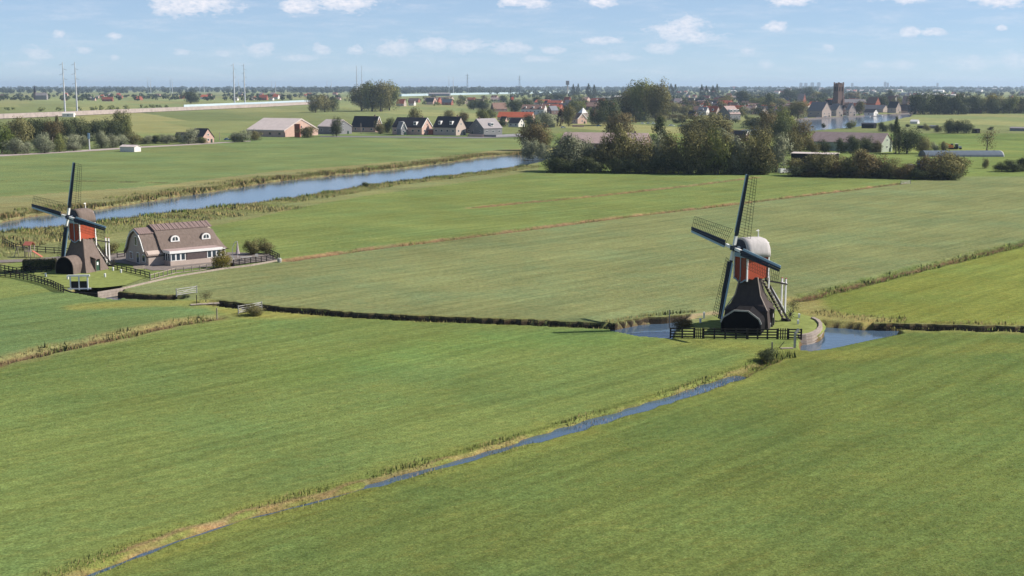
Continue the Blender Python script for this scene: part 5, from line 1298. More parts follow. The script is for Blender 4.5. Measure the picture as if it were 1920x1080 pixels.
for x in np.arange(3.0, 13.0, .8):
    b = MB(); b.prism([(x, -.05, 7.62), (x, -Wh * .42, 6.66), (x, -Wh * .42, 6.72), (x, -.05, 7.68)], (.08, 0, 0)); b.build('ridge_tile_roll', 'ridge_tile', fh)
gpr = gam(.97, -.15)
for (y0, z0), (y1, z1) in zip(gpr[1:-2], gpr[2:-1]):
    if True: beam('verge_board', 'white_paint', fh, (-.1, y0 * .96, z0 - .12), (-.1, y1 * .96, z1 - .12), .12, .22)
for y, z, w_, h_ in ((-3.0, 1.35, 1.2, 1.5), (-.6, 1.2, 1.1, 2.2), (2.2, 1.4, 1.3, 1.5), (0, 4.5, 1.0, 1.9)):
    f = window_part(fh, (.28, y, z), (0, 1, 0), (-1, 0, 0), w_, h_)
for x in (5.6, 11.2):                 # arched thatch dormers
    dm = empty('dormer', (0, 0, 0)); dm.parent = fh; dm.location = (x, -3.2, 4.25); dm.scale = (.84, 1, .84)
    arc = [(-.95, 0)] + [(-.95 * math.cos(a), .55 + .95 * math.sin(a)) for a in np.linspace(0, math.pi, 11)] + [(.95, 0)]
    b = MB(); b.prism([(y * 1.12, -.32, z * 1.08 - .05) for y, z in arc], (0, 2.2, 0)); b.build('dormer_thatch', 'brown_thatch', dm)
    b = MB(); b.prism([(y, -.40, z) for y, z in arc], (0, .1, 0)); b.build('dormer_front', 'white_paint', dm)
    for s in (-1, 1):
        pts = [(s * .1, .3), (s * .55, .3), (s * .55, .75), (s * .4, 1.05), (s * .1, 1.15)]
        b = MB(); b.prism([(y, -.44, z) for y, z in pts], (0, .05, 0)); b.build('pane', 'glass', dm)
# garden room with white fascia
ex = empty('garden_room', (0, 0, 0)); ex.parent = fh; ex.location = (2.9, -Wh - 1.2, 0)
block('base_wall', 'brick_pale', ex, (4.6, 0, .5), (9.2, 3.0, 1.0)); block('upper_wall', 'brick_pale', ex, (4.6, .06, 1.75), (8.9, 2.8, 1.6))
block('slat_panel', 'purple_slats', ex, (4.7, -1.40, 1.75), (3.5, .2, 1.45))
block('flat_roof', 'roof_pink', ex, (4.6, .1, 2.98), (9.3, 2.9, .08)); block('fascia', 'white_paint', ex, (4.6, -.02, 2.72), (9.5, 3.25, .46))
for x0 in (.12, 6.55):
    for i in range(3): window_part(ex, (x0 + .44 + i * .86, -1.38, 1.75), (1, 0, 0), (0, -1, 0), .84, 1.5)
for i in range(3): window_part(ex, (.12, .85 - i * .86, 1.65), (0, 1, 0), (-1, 0, 0), .82, 1.75)
window_part(fh, (13.6, -Wh - .02, 1.3), (1, 0, 0), (0, -1, 0), .9, 2.0)
# yard sheet, quay edge, fences
ys_ = sheet('farm_yard', GW([(-40, 495), (60, 491), (175, 487), (240, 496), (285, 508), (330, 507), (420, 498), (520, 488), (505, 476), (440, 474), (250, 474), (150, 478), (60, 486), (-40, 490)]), 0.10, 'brick_path')
lw2 = sheet('left_mill_lawn', GW([(62, 520), (70, 500), (180, 486), (235, 506), (280, 519), (236, 536), (190, 541), (120, 540)]), 0.14, 'lawn')


def quay(label, pts, z0, z1, m='weathered_wood', courses=3):
    root = empty('quay_wall', Vector(pts[0]), label, 'quay'); o = Vector(pts[0]); hgt = (z1 - z0) / courses
    for a, c in zip(pts[:-1], pts[1:]):
        a, c = Vector(a) - o, Vector(c) - o
        for k in range(courses): beam('quay_board', m, root, (a[0], a[1], z0 + hgt * (k + .5)), (c[0], c[1], z0 + hgt * (k + .5)), .16 + .03 * (k % 2), hgt * .93)
    return root


quay('pale timber quay edge curving from the white sluice to the farmhouse terrace', GW([(183, 551), (225, 544), (280, 531), (330, 520), (420, 505), (470, 499), (520, 490)]), -.9, .35)
quay('dark timber wall under the white sluice frame', GW([(118, 543), (135, 549), (183, 552)]), -1.0, .2, 'dark_wood')
fence('black rail fence between mill lawn and farmhouse front', [P(212, 505), P(246, 513), P(281, 522)], 1.1, 1.8, 3)
fence('grey rail fence along the quay in front of the farmhouse', [P(282, 526), P(330, 513), P(375, 508), P(424, 500)], 1.1, 1.5, 2, 'weathered_wood')
fence('brown rail fence along the terrace right of the farmhouse', [P(438, 499), P(470, 494), P(500, 491), P(524, 488)], 1.2, 1.3, 4)
fence('brown rail fence closing the terrace at its far side', [P(524, 487), P(505, 478)], 1.2, 1.3, 3)
fence('black rail fence in the left foreground running to the bridge', [P(-20, 516), P(30, 521), P(66, 529), P(96, 538), P(119, 549)], 1.25, 1.5, 4)
fence('black rail fence left of the clipped hedge block', [P(2, 508), P(32, 514), P(57, 508)], 1.2, 1.5, 3)
fence('weathered rail fence behind the playground set', [P(6, 457), P(30, 468), P(70, 473), P(134, 477)], 1.25, 2.2, 3)
fence('low rail fence right of the hedge block beside the wheel house', [P(57, 511), P(78, 512), P(96, 509)], 1.1, 1.4, 3)
fence('short fence between the left mill and the farmhouse', [P(220, 484), P(234, 482)], 1.3, 1.5, 3)
# clipped hedges
def hedge(px, py, L_, W_, H_, rz, label, seed=1):
    g = np.random.default_rng(seed); n = int((L_ * W_ + 2 * L_ * H_ + 2 * W_ * H_) * 60)
    root = empty('clipped_hedge', G(px, py), label, 'hedge', rz=rz)
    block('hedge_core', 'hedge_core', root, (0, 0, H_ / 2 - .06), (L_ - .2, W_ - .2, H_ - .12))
    c = (g.random((n, 3)) - .5); k = g.integers(0, 3, n); c[np.arange(n), k] = np.sign(c[np.arange(n), k]) * .5
    c = c * np.array([L_, W_, H_]) + g.normal(size=(n, 3)) * .10; c[:, 2] += H_ / 2
    u = g.normal(size=(n, 3)); u /= np.linalg.norm(u, axis=1)[:, None]; v = np.cross(u, g.normal(size=(n, 3))); v /= np.linalg.norm(v, axis=1)[:, None]
    co = np.stack([c - u * .13, c - v * .08, c + u * .13, c + v * .08], 1).reshape(-1, 3)
    me = bpy.data.meshes.new('hedge_leaves'); me.from_pydata(co.tolist(), [], np.arange(n * 4).reshape(-1, 4).tolist()); me.materials.append(MATS['leaf_olive'])
    link(bpy.data.objects.new('foliage', me), root)


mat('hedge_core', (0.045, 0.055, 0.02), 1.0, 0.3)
hedge(75, 506, 5.6, 2.2, 1.9, R(12), 'low clipped box hedge left of the left windmill', 1)
tree('round', 'leaf_olive', 473, 478, 452, 26, 'left one of the two leafy bushes on the farmhouse terrace', 'bush', 'bush')
tree('round', 'leaf_olive', 498, 476, 450, 26, 'right one of the two leafy bushes on the farmhouse terrace', 'bush', 'bush')
# parasol, terrace furniture
ps = empty('folded_parasol', G(446, 484), 'folded grey parasol with curved white arm on the terrace', 'parasol')
b = MB(); b.loft([[(.42 * math.cos(a), .42 * math.sin(a), .9) for a in np.linspace(0, 6.28, 9)[:-1]], [(.26 * math.cos(a), .26 * math.sin(a), 1.8) for a in np.linspace(0, 6.28, 9)[:-1]], [(.06 * math.cos(a), .06 * math.sin(a), 3.3) for a in np.linspace(0, 6.28, 9)[:-1]]]); b.build('cloth', 'parasol_cloth', ps)
b = MB(); b.tube((0, 0, 0), (0, 0, 1.0), .05, .05); b.build('pole', 'white_paint', ps)
arc = [(-1.0, 0, .1), (-1.05, 0, 1.5), (-.85, 0, 2.6), (-.4, 0, 3.25), (0, 0, 3.35)]
for a, c in zip(arc[:-1], arc[1:]): beam('arm', 'white_paint', ps, a, c, .09)
tb_ = empty('garden_table', G(462, 489), 'pale garden table right of the folded parasol', 'table'); block('table_top', 'grey_wood', tb_, (0, 0, .74), (2.2, 1.0, .07), rz=.3)
for sx in (-1, 1):
    for sy in (-1, 1): block('leg', 'grey_wood', tb_, Matrix.Rotation(.3, 3, 'Z') @ Vector((sx * .95, sy * .4, .35)), (.08, .08, .7), rz=.3)
for px, py, lab in ((437, 490, 'pale garden chair left of the folded parasol'), (482, 486, 'pale garden chair right of the garden table')):
    gc = empty('garden_chair', G(px, py), lab, 'chair', 'terrace chairs', rz=.4)
    block('seat', 'grey_wood', gc, (0, 0, .44), (.6, .6, .06)); block('backrest', 'grey_wood', gc, (0, .28, .75), (.6, .06, .6))
    for sx in (-1, 1):
        for sy in (-1, 1): block('leg', 'grey_wood', gc, (sx * .26, sy * .26, .21), (.05, .05, .42))
def barrel(px, py, lab, m='tarred_boards'):
    b = MB(); n = 10; b.loft([[(r * math.cos(2 * math.pi * i / n), r * math.sin(2 * math.pi * i / n), z) for i in range(n)] for z, r in ((0, .34), (.35, .44), (.7, .42), (.85, .34))]); o = b.build('planter_barrel', m, loc=G(px, py)); tag(o, lab, 'barrel')
barrel(436, 501, 'dark round planter barrel right of the yellow-green bush'); barrel(524, 492, 'grey round planter at the right end of the terrace', 'grey_wood')
# bench and boxes before the shaded gable
gb = empty('garden_bench', G(262, 508), 'low pale bench before the shaded gable of the farmhouse', 'bench', rz=.5)
block('seat', 'weathered_wood', gb, (0, 0, .45), (2.2, .5, .08)); block('leg', 'weathered_wood', gb, (-.9, 0, .2), (.1, .45, .4)); block('leg', 'weathered_wood', gb, (.9, 0, .2), (.1, .45, .4)); block('backrest', 'weathered_wood', gb, (0, .24, .75), (2.2, .06, .4))
# playground tower with slide
pg = empty('play_tower', G(56, 482), 'wooden play tower with red roof and red slide behind the hedge block', 'play tower', rz=-.3)
for sx in (-1, 1):
    for sy in (-1, 1): block('post', 'weathered_wood', pg, (sx * .7, sy * .6, 1.25), (.14, .14, 2.5))
block('platform', 'weathered_wood', pg, (0, 0, 1.2), (1.5, 1.3, .1))
for z in (1.5, 1.75): block('side_board', 'weathered_wood', pg, (0, -.64, z), (1.4, .05, .16))
for s in (-1, 1): b = MB(); b.prism([(-.9, 0, 3.1), (.9, 0, 3.1), (.9, s * .85, 2.4), (-.9, s * .85, 2.4)], (0, 0, .06)); b.build('roof', 'plastic_red', pg)
b = MB(); b.prism([(.75, -.3, 1.25), (.75, .3, 1.25), (2.9, .3, .12), (2.9, -.3, .12)], (0, 0, .08)); b.build('slide', 'plastic_red', pg)
for i in range(5): block('ladder_rung', 'weathered_wood', pg, (-.85, 0, .25 + i * .22), (.06, .7, .06))
beam('swing_beam', 'weathered_wood', pg, (-.7, 0, 2.0), (-3.0, 0, 1.9), .12); beam('swing_leg', 'weathered_wood', pg, (-2.9, 0, 1.9), (-3.2, -.7, 0), .1); beam('swing_leg', 'weathered_wood', pg, (-2.9, 0, 1.9), (-3.2, .7, 0), .1)
# white sluice frame
sf = empty('sluice', G(149, 545), 'white timber sluice frame on the dark wall before the left windmill', 'sluice', rz=R(6))
for x in (-1.4, 0, 1.4): block('frame_post', 'white_paint', sf, (x, 0, 1.3), (.2, .2, 2.4))
block('top_beam', 'white_paint', sf, (0, 0, 2.55), (3.6, .3, .28)); block('lower_beam', 'white_paint', sf, (0, -.02, .35), (3.8, .22, .2))
for x in (-.7, .7): block('sluice_door', 'dark_wood', sf, (x, .05, 1.0), (1.2, .1, 1.2))
# field gates and footbridge
def field_gate(a, b_, lab, m='grey_wood'):
    a, b_ = Vector(a), Vector(b_); root = empty('field_gate', a, lab, 'gate'); d = b_ - a
    for z in (.25, .55, .85, 1.2): beam('gate_bar', m, root, Vector((0, 0, z)), d + Vector((0, 0, z)), .06, .1)
    for t in (0, 1): block('gate_post', m, root, d * t + Vector((0, 0, .65)), (.14, .14, 1.35))
    beam('gate_brace', m, root, Vector((0, 0, .25)), d + Vector((0, 0, 1.2)), .05, .08)
field_gate(P(331, 556), P(369, 550), 'grey wooden field gate at the field crossing near the farmhouse')
field_gate(P(447, 589), P(491, 581), 'grey wooden field gate on the tuft beside the dark ditch')
field_gate(P(1689, 346), P(1707, 345), 'small pale field gate at the end of the brown boundary line')
fb = empty('footbridge', G(350, 573), 'small plank footbridge over the ditch end near the farmhouse gates', 'footbridge', rz=R(20))
for i in range(5): block('plank', 'weathered_wood', fb, (1.0 + i * .9, 0, .12 + .02 * (i % 2)), (.82, .9, .08))
block('bearer', 'dark_wood', fb, (2.8, -.4, .02), (4.6, .12, .12)); block('handrail_post', 'dark_wood', fb, (1.6, .42, .8), (.12, .12, 1.5))

# ------------------------------------------------------------------ vehicles, boats, signs
def car(px, py, body, lab, rz=0.0, L_=4.3, van=False):
    root = empty('parked_car', G(px, py), lab, 'car', rz=rz); h = L_ / 2
    hh = 1.9 if van else .85
    pr = [(-h, .35), (h, .35), (h, .8), (h * .55, hh * .95), (-h, hh)] if van else [(-h, .3), (h, .3), (h, .72), (h * .45, .86), (-h * .95, .9)]
    b = MB(); b.prism([(x, -.85, z) for x, z in pr], (0, 1.7, 0)); b.build('body', body, root)
    if not van:
        b = MB(); b.prism([(-h * .8, -.75, .86), (h * .4, -.75, .86), (h * .12, -.66, 1.42), (-h * .55, -.66, 1.42)], (0, 1.42, 0)); b.build('cabin', 'glass', root)
        block('car_roof', body, root, (-h * .2, 0, 1.44), (h * .62, 1.3, .06))
    for sx in (-.62, .62):
        for sy in (-1, 1):
            b = MB(); b.tube((sx * h, sy * .72, .32), (sx * h, sy * .92, .32), .32, .32, 10); b.build('wheel', 'tyre', root)
    return root


car(426, 263, 'car_blue', 'blue car parked right of the small pink gabled house', .2)
car(1123, 237, 'car_blue', 'light blue car parked right of the orange gabled house', .1)
car(868, 252, 'car_white', 'pale car before the grey roofed house with dormer', .0)
car(1056, 240, 'car_white', 'white car at the village field edge by the grey walls', .1)
car(1474, 325, 'car_white', 'white trailer half hidden between the belt and the right hedge', .4, 6.5, True)
def boat(px, py, L_, hull, lab, rz=0.0, cabin='white_paint'):
    root = empty('boat', G(px, py, -.5), lab, 'boat', rz=rz)
    b = MB(); sec = lambda x, w: [(x, -w, 1.0), (x, -w * .7, 0), (x, w * .7, 0), (x, w, 1.0)]
    b.loft([sec(-L_ / 2, L_ * .12), sec(0, L_ * .15), sec(L_ * .3, L_ * .12), sec(L_ / 2, .08)]); b.build('hull', hull, root)
    block('cabin', cabin, root, (-L_ * .1, 0, 1.4), (L_ * .45, L_ * .2, .9)); block('cabin_window', 'glass', root, (-L_ * .1, 0, 1.45), (L_ * .4, L_ * .205, .35))
boat(1282, 238, 10, 'car_blue', 'blue covered boat on land at the village edge', .1, 'car_blue'); boat(1259, 237, 5.5, 'white_paint', 'small white boat left of the blue covered boat')
for i, x in enumerate((1512, 1535, 1549, 1586, 1627, 1650)): boat(x, 223 - i * 1.0, 7, ['white_paint', 'brick_red', 'white_paint', 'grey_wood', 'white_paint', 'white_paint'][i], '%s boat from left moored along the village quay' % ORD[i], .1)
for i, x in enumerate((1205, 1216, 1226)): boat(x, 233, 4.5, ['white_paint', 'grey_wood', 'white_paint'][i], '%s of three small boats on land under the huge village trees' % ['left', 'middle', 'right'][i], .1)
# orange excavator and tractor
et = empty('excavator', G(1783, 280), 'small orange excavator behind the blue-grey tunnel', 'excavator')
block('track', 'tyre', et, (0, -.9, .4), (3.0, .5, .8)); block('track', 'tyre', et, (0, .9, .4), (3.0, .5, .8)); block('body', 'orange_paint', et, (-.2, 0, 1.5), (2.6, 2.0, 1.3)); block('cab', 'glass', et, (.5, .5, 2.5), (1.2, .9, 1.2))
beam('arm', 'orange_paint', et, (1, 0, 1.8), (-3.0, 0, 3.2), .4); beam('bucket_arm', 'orange_paint', et, (-3.0, 0, 3.2), (-3.8, 0, 1.0), .35)
tr = empty('tractor', G(1795, 280), 'small white roofed tractor right of the orange excavator', 'tractor')
block('bonnet', 'steel_grey', tr, (1.1, 0, 1.3), (2.0, 1.0, .9)); block('cab', 'glass', tr, (-.6, 0, 2.1), (1.5, 1.5, 1.5)); block('cab_roof', 'white_paint', tr, (-.6, 0, 2.95), (1.7, 1.7, .2))
for x, r in ((1.6, .5), (-.7, .85)):
    for s in (-1, 1): b = MB(); b.tube((x, s * .7, r), (x, s * 1.1, r), r, r, 12); b.build('wheel', 'tyre', tr)
# containers near the right hedge
for x, y, m_, lab in ((1727, 316, 'car_blue', 'blue container above the right hedge'), (1707, 323, 'roof_bluegrey', 'pale blue tank half hidden in the right hedge')):
    k_ = empty('container', G(x, y), lab, 'container'); block('box', m_, k_, (0, 0, 1.6), (2.6, 2.4, 3.0), rz=.4); block('door', 'plastic_red', k_, (-.95, -.75, 1.5), (.12, 2.0, 2.6), rz=.4)
# blue sign mast, lamp poles along the lane
sm = empty('sign_mast', G(168, 281), 'tall thin mast with blue panel beside the left lane', 'sign'); mp = MPP(168, 281)
b = MB(); b.tube((0, 0, 0), (0, 0, 31 * mp), .35, .28); b.build('pole', 'steel_grey', sm); block('panel', 'pale_blue_paint', sm, (0, -.3, 26 * mp), (4.2 * mp, .3, 11 * mp))
for x, y, t, lab in ((100, 284, 257, 'brown pole among the left willows'), (477, 262, 240, 'grey pole before the long pale barn'), (677, 251, 231, 'grey pole before the black roofed house'), (1016, 238, 214, 'grey lamp pole near the village willow'), (412, 264, 248, 'grey pole right of the small pink gabled house')):
    mp = MPP(x, y); o = MB().tube((0, 0, 0), (0, 0, (y - t) * mp), .22, .14).build('utility_pole', 'weathered_wood', loc=G(x, y)); tag(o, lab, 'pole')
# garden walls and lane
quay('low grey garden wall along the grey roofed house front', GW([(885, 256), (930, 257), (976, 254)]), 0, 1.5, 'wall_grey', 1)
quay('low pinkish wall left of the grey garden wall', GW([(877, 256), (906, 257)]), 0, 1.9, 'brick_pink', 1)
quay('long grey wall of sheds under the village willows', GW([(1019, 239), (1040, 239)]), 0, 3.0, 'wall_grey', 1)
quay('pink stone pile wall before the orange gabled house', GW([(1073, 238), (1095, 238)]), 0, 1.8, 'brick_pink', 1)
quay('pale stone quay of the church village along the lake', GW([(1490, 224), (1560, 220), (1640, 216), (1712, 212)]), -.7, .7, 'brick_path', 1)
sheet('lane', GW([(-60, 293), (60, 287), (180, 280), (260, 275), (360, 270), (430, 266), (470, 264), (470, 265.2), (430, 267.5), (360, 272), (260, 277.5), (180, 283), (60, 290), (-60, 297)]), 0.08, 'concrete')
sheet('village_road', GW([(600, 255), (750, 256), (900, 257), (985, 254), (985, 256), (900, 259.5), (750, 258), (600, 257)]), 0.08, 'asphalt')

# ------------------------------------------------------------------ railway viaduct with screens, pylons
def strip_wall(name, lab, pts, z0, z1, thick, m, cat):
    root = empty(name, Vector(pts[0]), lab, cat); o = Vector(pts[0])
    for a, c in zip(pts[:-1], pts[1:]):
        a, c = Vector(a) - o, Vector(c) - o
        n = max(1, round((c - a).length / 60))
        for i in range(n):
            p, q = a.lerp(c, i / n), a.lerp(c, (i + 1) / n); beam('panel', m, root, (p[0], p[1], (z0 + z1) / 2), (q[0], q[1], (z0 + z1) / 2), thick, z1 - z0)
    return root


RW = GW([(-160, 229), (0, 223), (120, 218), (300, 209.5), (480, 201.5), (600, 195)])
strip_wall('railway_viaduct', 'long pale concrete railway viaduct crossing the far left polder', RW, .5, 5.2, 9, 'concrete', 'viaduct')
back = [Vector(p) * 1.006 for p in RW[3:]]
strip_wall('noise_screen', 'pale blue glass noise screen on top of the railway viaduct', [G(345, 207.5), G(480, 201), G(600, 194.6)], 5.2, 8.2, .4, 'noise_screen', 'noise screen')
vp = empty('viaduct_piers', RW[3], 'row of pale piers carrying the railway viaduct deck', 'piers')
for i in range(34):
    q = Vector(RW[3]).lerp(Vector(RW[5]), i / 33.0) - Vector(RW[3]); block('pier', 'wall_white', vp, q + Vector((-3, -5.5, 2.2)), (2.0, 1.6, 4.4))
house(118, 138, 142, 219.5, 213, 212, 'white relay cabin at the foot of the left pylons', 'wall_white', 'roof_white', theta=12, name='relay_cabin', cat='cabin', win=1, gwin=0, chimney=False)
strip_wall('glass_houses', 'long pale strip of greenhouses behind the village on the left', [G(745, 180.5), G(880, 177.5), G(960, 176), G(1070, 174)], 0, 7, 30, 'noise_screen', 'greenhouse')


def pylon(px, yb, yt, lab, r, arms=6):
    mp = MPP(px, yb); hgt = (yb - yt) * mp; root = empty('pylon', G(px, yb), lab, 'pylon', 'tall white bi-pole pylons')
    b = MB(); b.tube((0, 0, 0), (0, 0, hgt * .55), r, r * .75, 10); b.tube((0, 0, hgt * .55), (0, 0, hgt), r * .75, r * .35, 10); b.build('mast', 'steel_grey', root)
    for i in range(arms):
        z = hgt * (.97 - i * .09); s = 1 if i % 2 else -1; beam('insulator_arm', 'steel_dark', root, (0, 0, z), (s * 4.2, 0, z - 1.6), .28)
    return root


for i, (x, yb, yt, r) in enumerate([(122.5, 218, 118, 1.05), (145, 216, 118, 1.05), (440, 200, 120, 1.3), (459.5, 199, 121, 1.3), (669.5, 181, 124, 1.8), (679, 180, 124, 1.6), (278, 176, 145, 1.5), (283, 176, 147, 1.5), (320, 175, 145, 1.5), (323.5, 175, 147, 1.5), (448, 176, 148, 1.5), (510, 174, 152, 1.6), (517, 174, 153, 1.6), (613.5, 172, 146, 1.6), (621.5, 172, 148, 1.6), (842, 176, 143, 1.6), (850, 176, 144, 1.6), (383, 174, 156, 1.3), (375, 174, 157, 1.3)]):
    pos = ['left one of the nearest pylon pair at far left', 'right one of the nearest pylon pair at far left', 'left one of the second pylon pair over the railway', 'right one of the second pylon pair over the railway', 'left one of the pair above the tall polder clump', 'right one of the pair above the tall polder clump'] + ['small far pylon, %s from left of those on the skyline' % o for o in ORD]
    order = sorted([278, 283, 320, 323.5, 448, 510, 517, 613.5, 621.5, 842, 850, 383, 375])
    lab = 'slim white pylon mast, ' + (pos[i] if i < 6 else 'small far one, %s from left on the skyline' % ORD[order.index(x)])
    pylon(x, yb, yt, lab, r, 6 if i < 6 else 0)
def lattice_tower(px, yb, yt, lab, w_):
    mp = MPP(px, yb); hgt = (yb - yt) * mp; root = empty('lattice_mast', G(px, yb), lab, 'mast')
    for sx in (-1, 1):
        for sy in (-1, 1): beam('leg', 'steel_dark', root, (sx * w_, sy * w_, 0), (sx * .3, sy * .3, hgt), .8)
    for i in range(6):
        z0, z1 = hgt * i / 6, hgt * (i + 1) / 6; s0, s1 = w_ * (1 - i / 6), w_ * (1 - (i + 1) / 6) + .3
        beam('brace', 'steel_dark', root, (-s0, -s0, z0), (s1, -s1, z1), .4); beam('brace', 'steel_dark', root, (s0, -s0, z0), (-s1, -s1, z1), .4)
    for z in (.8, .92): beam('cross_arm', 'steel_dark', root, (-9, 0, hgt * z), (9, 0, hgt * z), .6)
lattice_tower(876.5, 177, 139, 'dark lattice mast on the skyline', 4); lattice_tower(974, 176, 142, 'pale lattice pylon with cross arms on the skyline', 5)
wt = empty('water_tower', G(1064, 176), 'far water tower with dark square head on the skyline', 'water tower'); mp = MPP(1064, 176)
b = MB(); b.tube((0, 0, 0), (0, 0, 17 * mp), 1.6 * mp, 1.3 * mp); b.build('shaft', 'concrete', wt); block('head', 'brick_brown', wt, (0, 0, 20.5 * mp), (6.2 * mp, 6.2 * mp, 7.5 * mp))

# ------------------------------------------------------------------ far country: single far roofs, sheds, woods
TENS = ['', '', 'twenty', 'thirty', 'forty', 'fifty', 'sixty']


def ordinal(n):                       # 1-based
    if n <= 20: return ORD[n - 1]
    t, u_ = divmod(n, 10)
    return (TENS[t] + '-' + ORD[u_ - 1]) if u_ else TENS[t][:-1] + 'ieth'


g = random.Random(5)
spots = {'left': sorted((g.uniform(-20, 640), g.uniform(178, 189)) for _ in range(34)), 'right': sorted((g.uniform(1260, 1940), g.uniform(168, 184)) for _ in range(52))}
RN = {'roof_red': 'red', 'roof_brown': 'brown', 'roof_grey': 'grey', 'roof_pink': 'pinkish'}
for sd_, lst in spots.items():
    for i, (px, yb) in enumerate(lst):
        w_ = g.uniform(4, 9); rf_ = g.choice(list(RN) + ['roof_red'])
        house(px, px + w_, px + w_ + 3, yb, yb - g.uniform(2, 3.2), yb - g.uniform(4.5, 6.5), 'tiny far house with %s roof, %s from left on the %s skyline' % (RN[rf_], ordinal(i + 1), sd_), g.choice(['wall_white', 'brick_pale', 'brick_pink', 'brick_red']), rf_, theta=g.choice([18, 30, 45]), group='tiny far houses on the skyline', parts=False)
sheds = sorted([(1400, 1420, 172), (1440, 1475, 170), (1300, 1340, 168), (1585, 1640, 173), (1655, 1690, 172), (1712, 1750, 168), (1750, 1768, 173), (1690, 1725, 178), (1728, 1766, 180), (1768, 1790, 181), (1152, 1166, 184), (1128, 1150, 186), (1370, 1378, 174), (1480, 1500, 169), (1545, 1575, 169), (1790, 1840, 172), (1850, 1890, 170)])
for i, (a, b_, y) in enumerate(sheds):
    house(a, b_, b_ + 3, y, y - 3, y - 4.2, 'long pale far shed roof, %s from left near the right skyline' % ordinal(i + 1), 'wall_white', g.choice(['roof_white', 'roof_pale', 'roof_white', 'roof_bluegrey']), theta=12, name='industrial_shed', cat='shed', group='pale industrial sheds near the skyline', parts=False)
for i, (x, w_, t) in enumerate(((1495, 5, 155.5), (1504, 6, 156), (1516, 6, 155), (1528, 6, 155), (1590, 4, 156), (1651, 4, 154), (1656, 3, 155.5), (1748, 3, 156))):
    d_ = 17000.0; s_ = d_ / F; xx = (x - 960) / F * d_; r_ = empty('tower_block', (xx, d_, 0), 'pale hazy tower block, %s from left on the far right skyline' % ordinal(i + 1), 'tower block', 'tower blocks on the far skyline')
    block('shaft', 'concrete', r_, (0, 0, (HORIZON - t) * s_ / 2 + 17), (w_ * s_, 20, (HORIZON - t) * s_ + 34)); block('roof_storey', 'roof_grey', r_, (0, 0, (HORIZON - t) * s_ + 35), (w_ * s_ * .5, 12, 5))


def wood(name, label, belts, seed, leaf):
    g = np.random.default_rng(seed); P_ = []
    for (xa, xb, ya, yb, hm, n) in belts:          # photo span, base rows, height in metres, number of crowns
        px = g.uniform(xa, xb, n); py = g.uniform(min(ya, yb), max(ya, yb) + .01, n)
        for x, y in zip(px, py):
            q = G(x, y); h_ = hm * g.uniform(.6, 1.15); w_ = h_ * g.uniform(.8, 1.5); k = 34
            d = g.normal(size=(k, 3)); d /= np.linalg.norm(d, axis=1)[:, None]
            c = np.array([q[0], q[1], h_ * .55]) + d * np.array([w_ * .5, w_ * .5, h_ * .46]) * g.uniform(.6, 1.05, k)[:, None]
            u = np.cross(d + g.normal(size=(k, 3)) * .4, g.normal(size=(k, 3))); u /= np.linalg.norm(u, axis=1)[:, None]; v = np.cross(d, u)
            s = (h_ * g.uniform(.14, .26, k))[:, None]
            P_.append(np.stack([c - u * s, c - v * s * .8, c + u * s, c + v * s * .8], 1).reshape(-1, 3))
    co = np.concatenate(P_); nq = len(co) // 4
    me = bpy.data.meshes.new(name); me.vertices.add(len(co)); me.vertices.foreach_set('co', co.ravel().astype(np.float32))
    me.loops.add(len(co)); me.loops.foreach_set('vertex_index', np.arange(len(co), dtype=np.int32)); me.polygons.add(nq); me.polygons.foreach_set('loop_start', (np.arange(nq) * 4).astype(np.int32))
    me.update(calc_edges=True); me.materials.append(MATS[leaf])
    return tag(link(bpy.data.objects.new(name, me)), label, 'wood', kind='stuff')


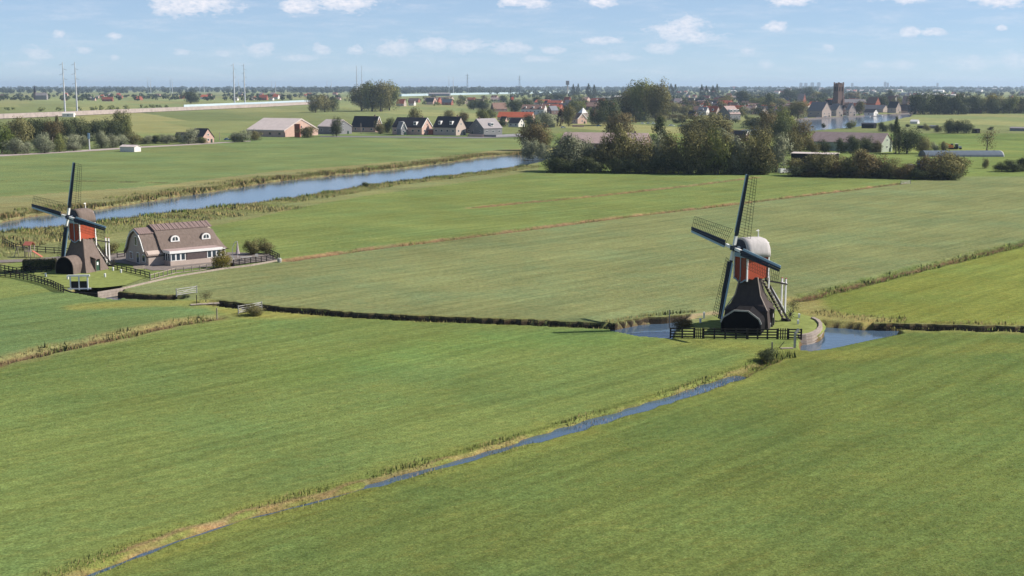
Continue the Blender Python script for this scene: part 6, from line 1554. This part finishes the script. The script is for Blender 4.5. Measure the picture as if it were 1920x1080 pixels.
wood('far_wood', 'hazy belt of far woods along the whole skyline', [(-300, 2200, 167, 169, 30, 700), (-300, 700, 169, 171, 27, 420), (-300, 640, 172, 176, 22, 300), (560, 980, 170, 174, 26, 330), (740, 1000, 174, 177, 18, 110), (960, 2200, 168, 171, 27, 760), (960, 2200, 171, 174, 17, 420), (1000, 1500, 173, 181, 12, 330), (1500, 2150, 172, 182, 12, 330), (-200, 640, 179, 190, 11, 330), (960, 1160, 176, 184, 12, 90), (1360, 1680, 182, 193, 11, 160), (1180, 1360, 184, 194, 10, 60)], 8, 'leaf_dark')
wood('polder_bushes', 'low far bushes in rows across the left polder', [(10, 240, 206, 210, 7, 24), (250, 320, 201, 204, 5, 14), (640, 960, 188, 194, 7, 22), (900, 1010, 186, 198, 9, 20), (740, 880, 189, 199, 6, 12), (1330, 1450, 196, 212, 8, 26), (1000, 1160, 196, 214, 8, 22), (1610, 1700, 190, 206, 8, 12)], 9, 'leaf_green')
# cows in the far polder
def cow(px, py, m_, lab):
    root = tag(MB().loft([[(-1.1, -.3, .7), (-1.1, .3, .7), (-1.1, .25, 1.4), (-1.1, -.25, 1.4)], [(.5, -.36, .62), (.5, .36, .62), (.5, .3, 1.45), (.5, -.3, 1.45)], [(1.0, -.2, .9), (1.0, .2, .9), (1.0, .15, 1.4), (1.0, -.15, 1.4)], [(1.7, -.12, .95), (1.7, .12, .95), (1.65, .1, 1.3), (1.65, -.1, 1.3)]]).build('cow', m_, loc=G(px, py)), lab, 'cow')
    for x in (-.9, .6):
        for s in (-.2, .2): block('leg', m_, root, (x, s, .36), (.14, .14, .75))
for i, x in enumerate((484, 488.5, 493)): cow(x, 193.5, 'tarred_boards', '%s of three dark cows grazing beside the railway' % ['left', 'middle', 'right'][i])

# ------------------------------------------------------------------ haze: the day's thin blue air
hz = MB(); S_ = 36000.0
hz.prism([(-S_, -4500, -4), (S_, -4500, -4), (S_, 31500, -4), (-S_, 31500, -4)], (0, 0, 115))
m = bpy.data.materials.new('haze'); m.use_nodes = True; MATS['haze'] = m
N, L = m.node_tree.nodes, m.node_tree.links
N.remove(N['Principled BSDF']); pv = N.new('ShaderNodeVolumePrincipled')
pv.inputs['Color'].default_value = (0.62, 0.80, 1.0, 1); pv.inputs['Density'].default_value = 5.5e-5; pv.inputs['Anisotropy'].default_value = 0.2
L.new(pv.outputs[0], N['Material Output'].inputs['Volume'])
ho = hz.build('haze', 'haze'); tag(ho, 'thin blue haze in the air over the polder', 'haze', kind='stuff')
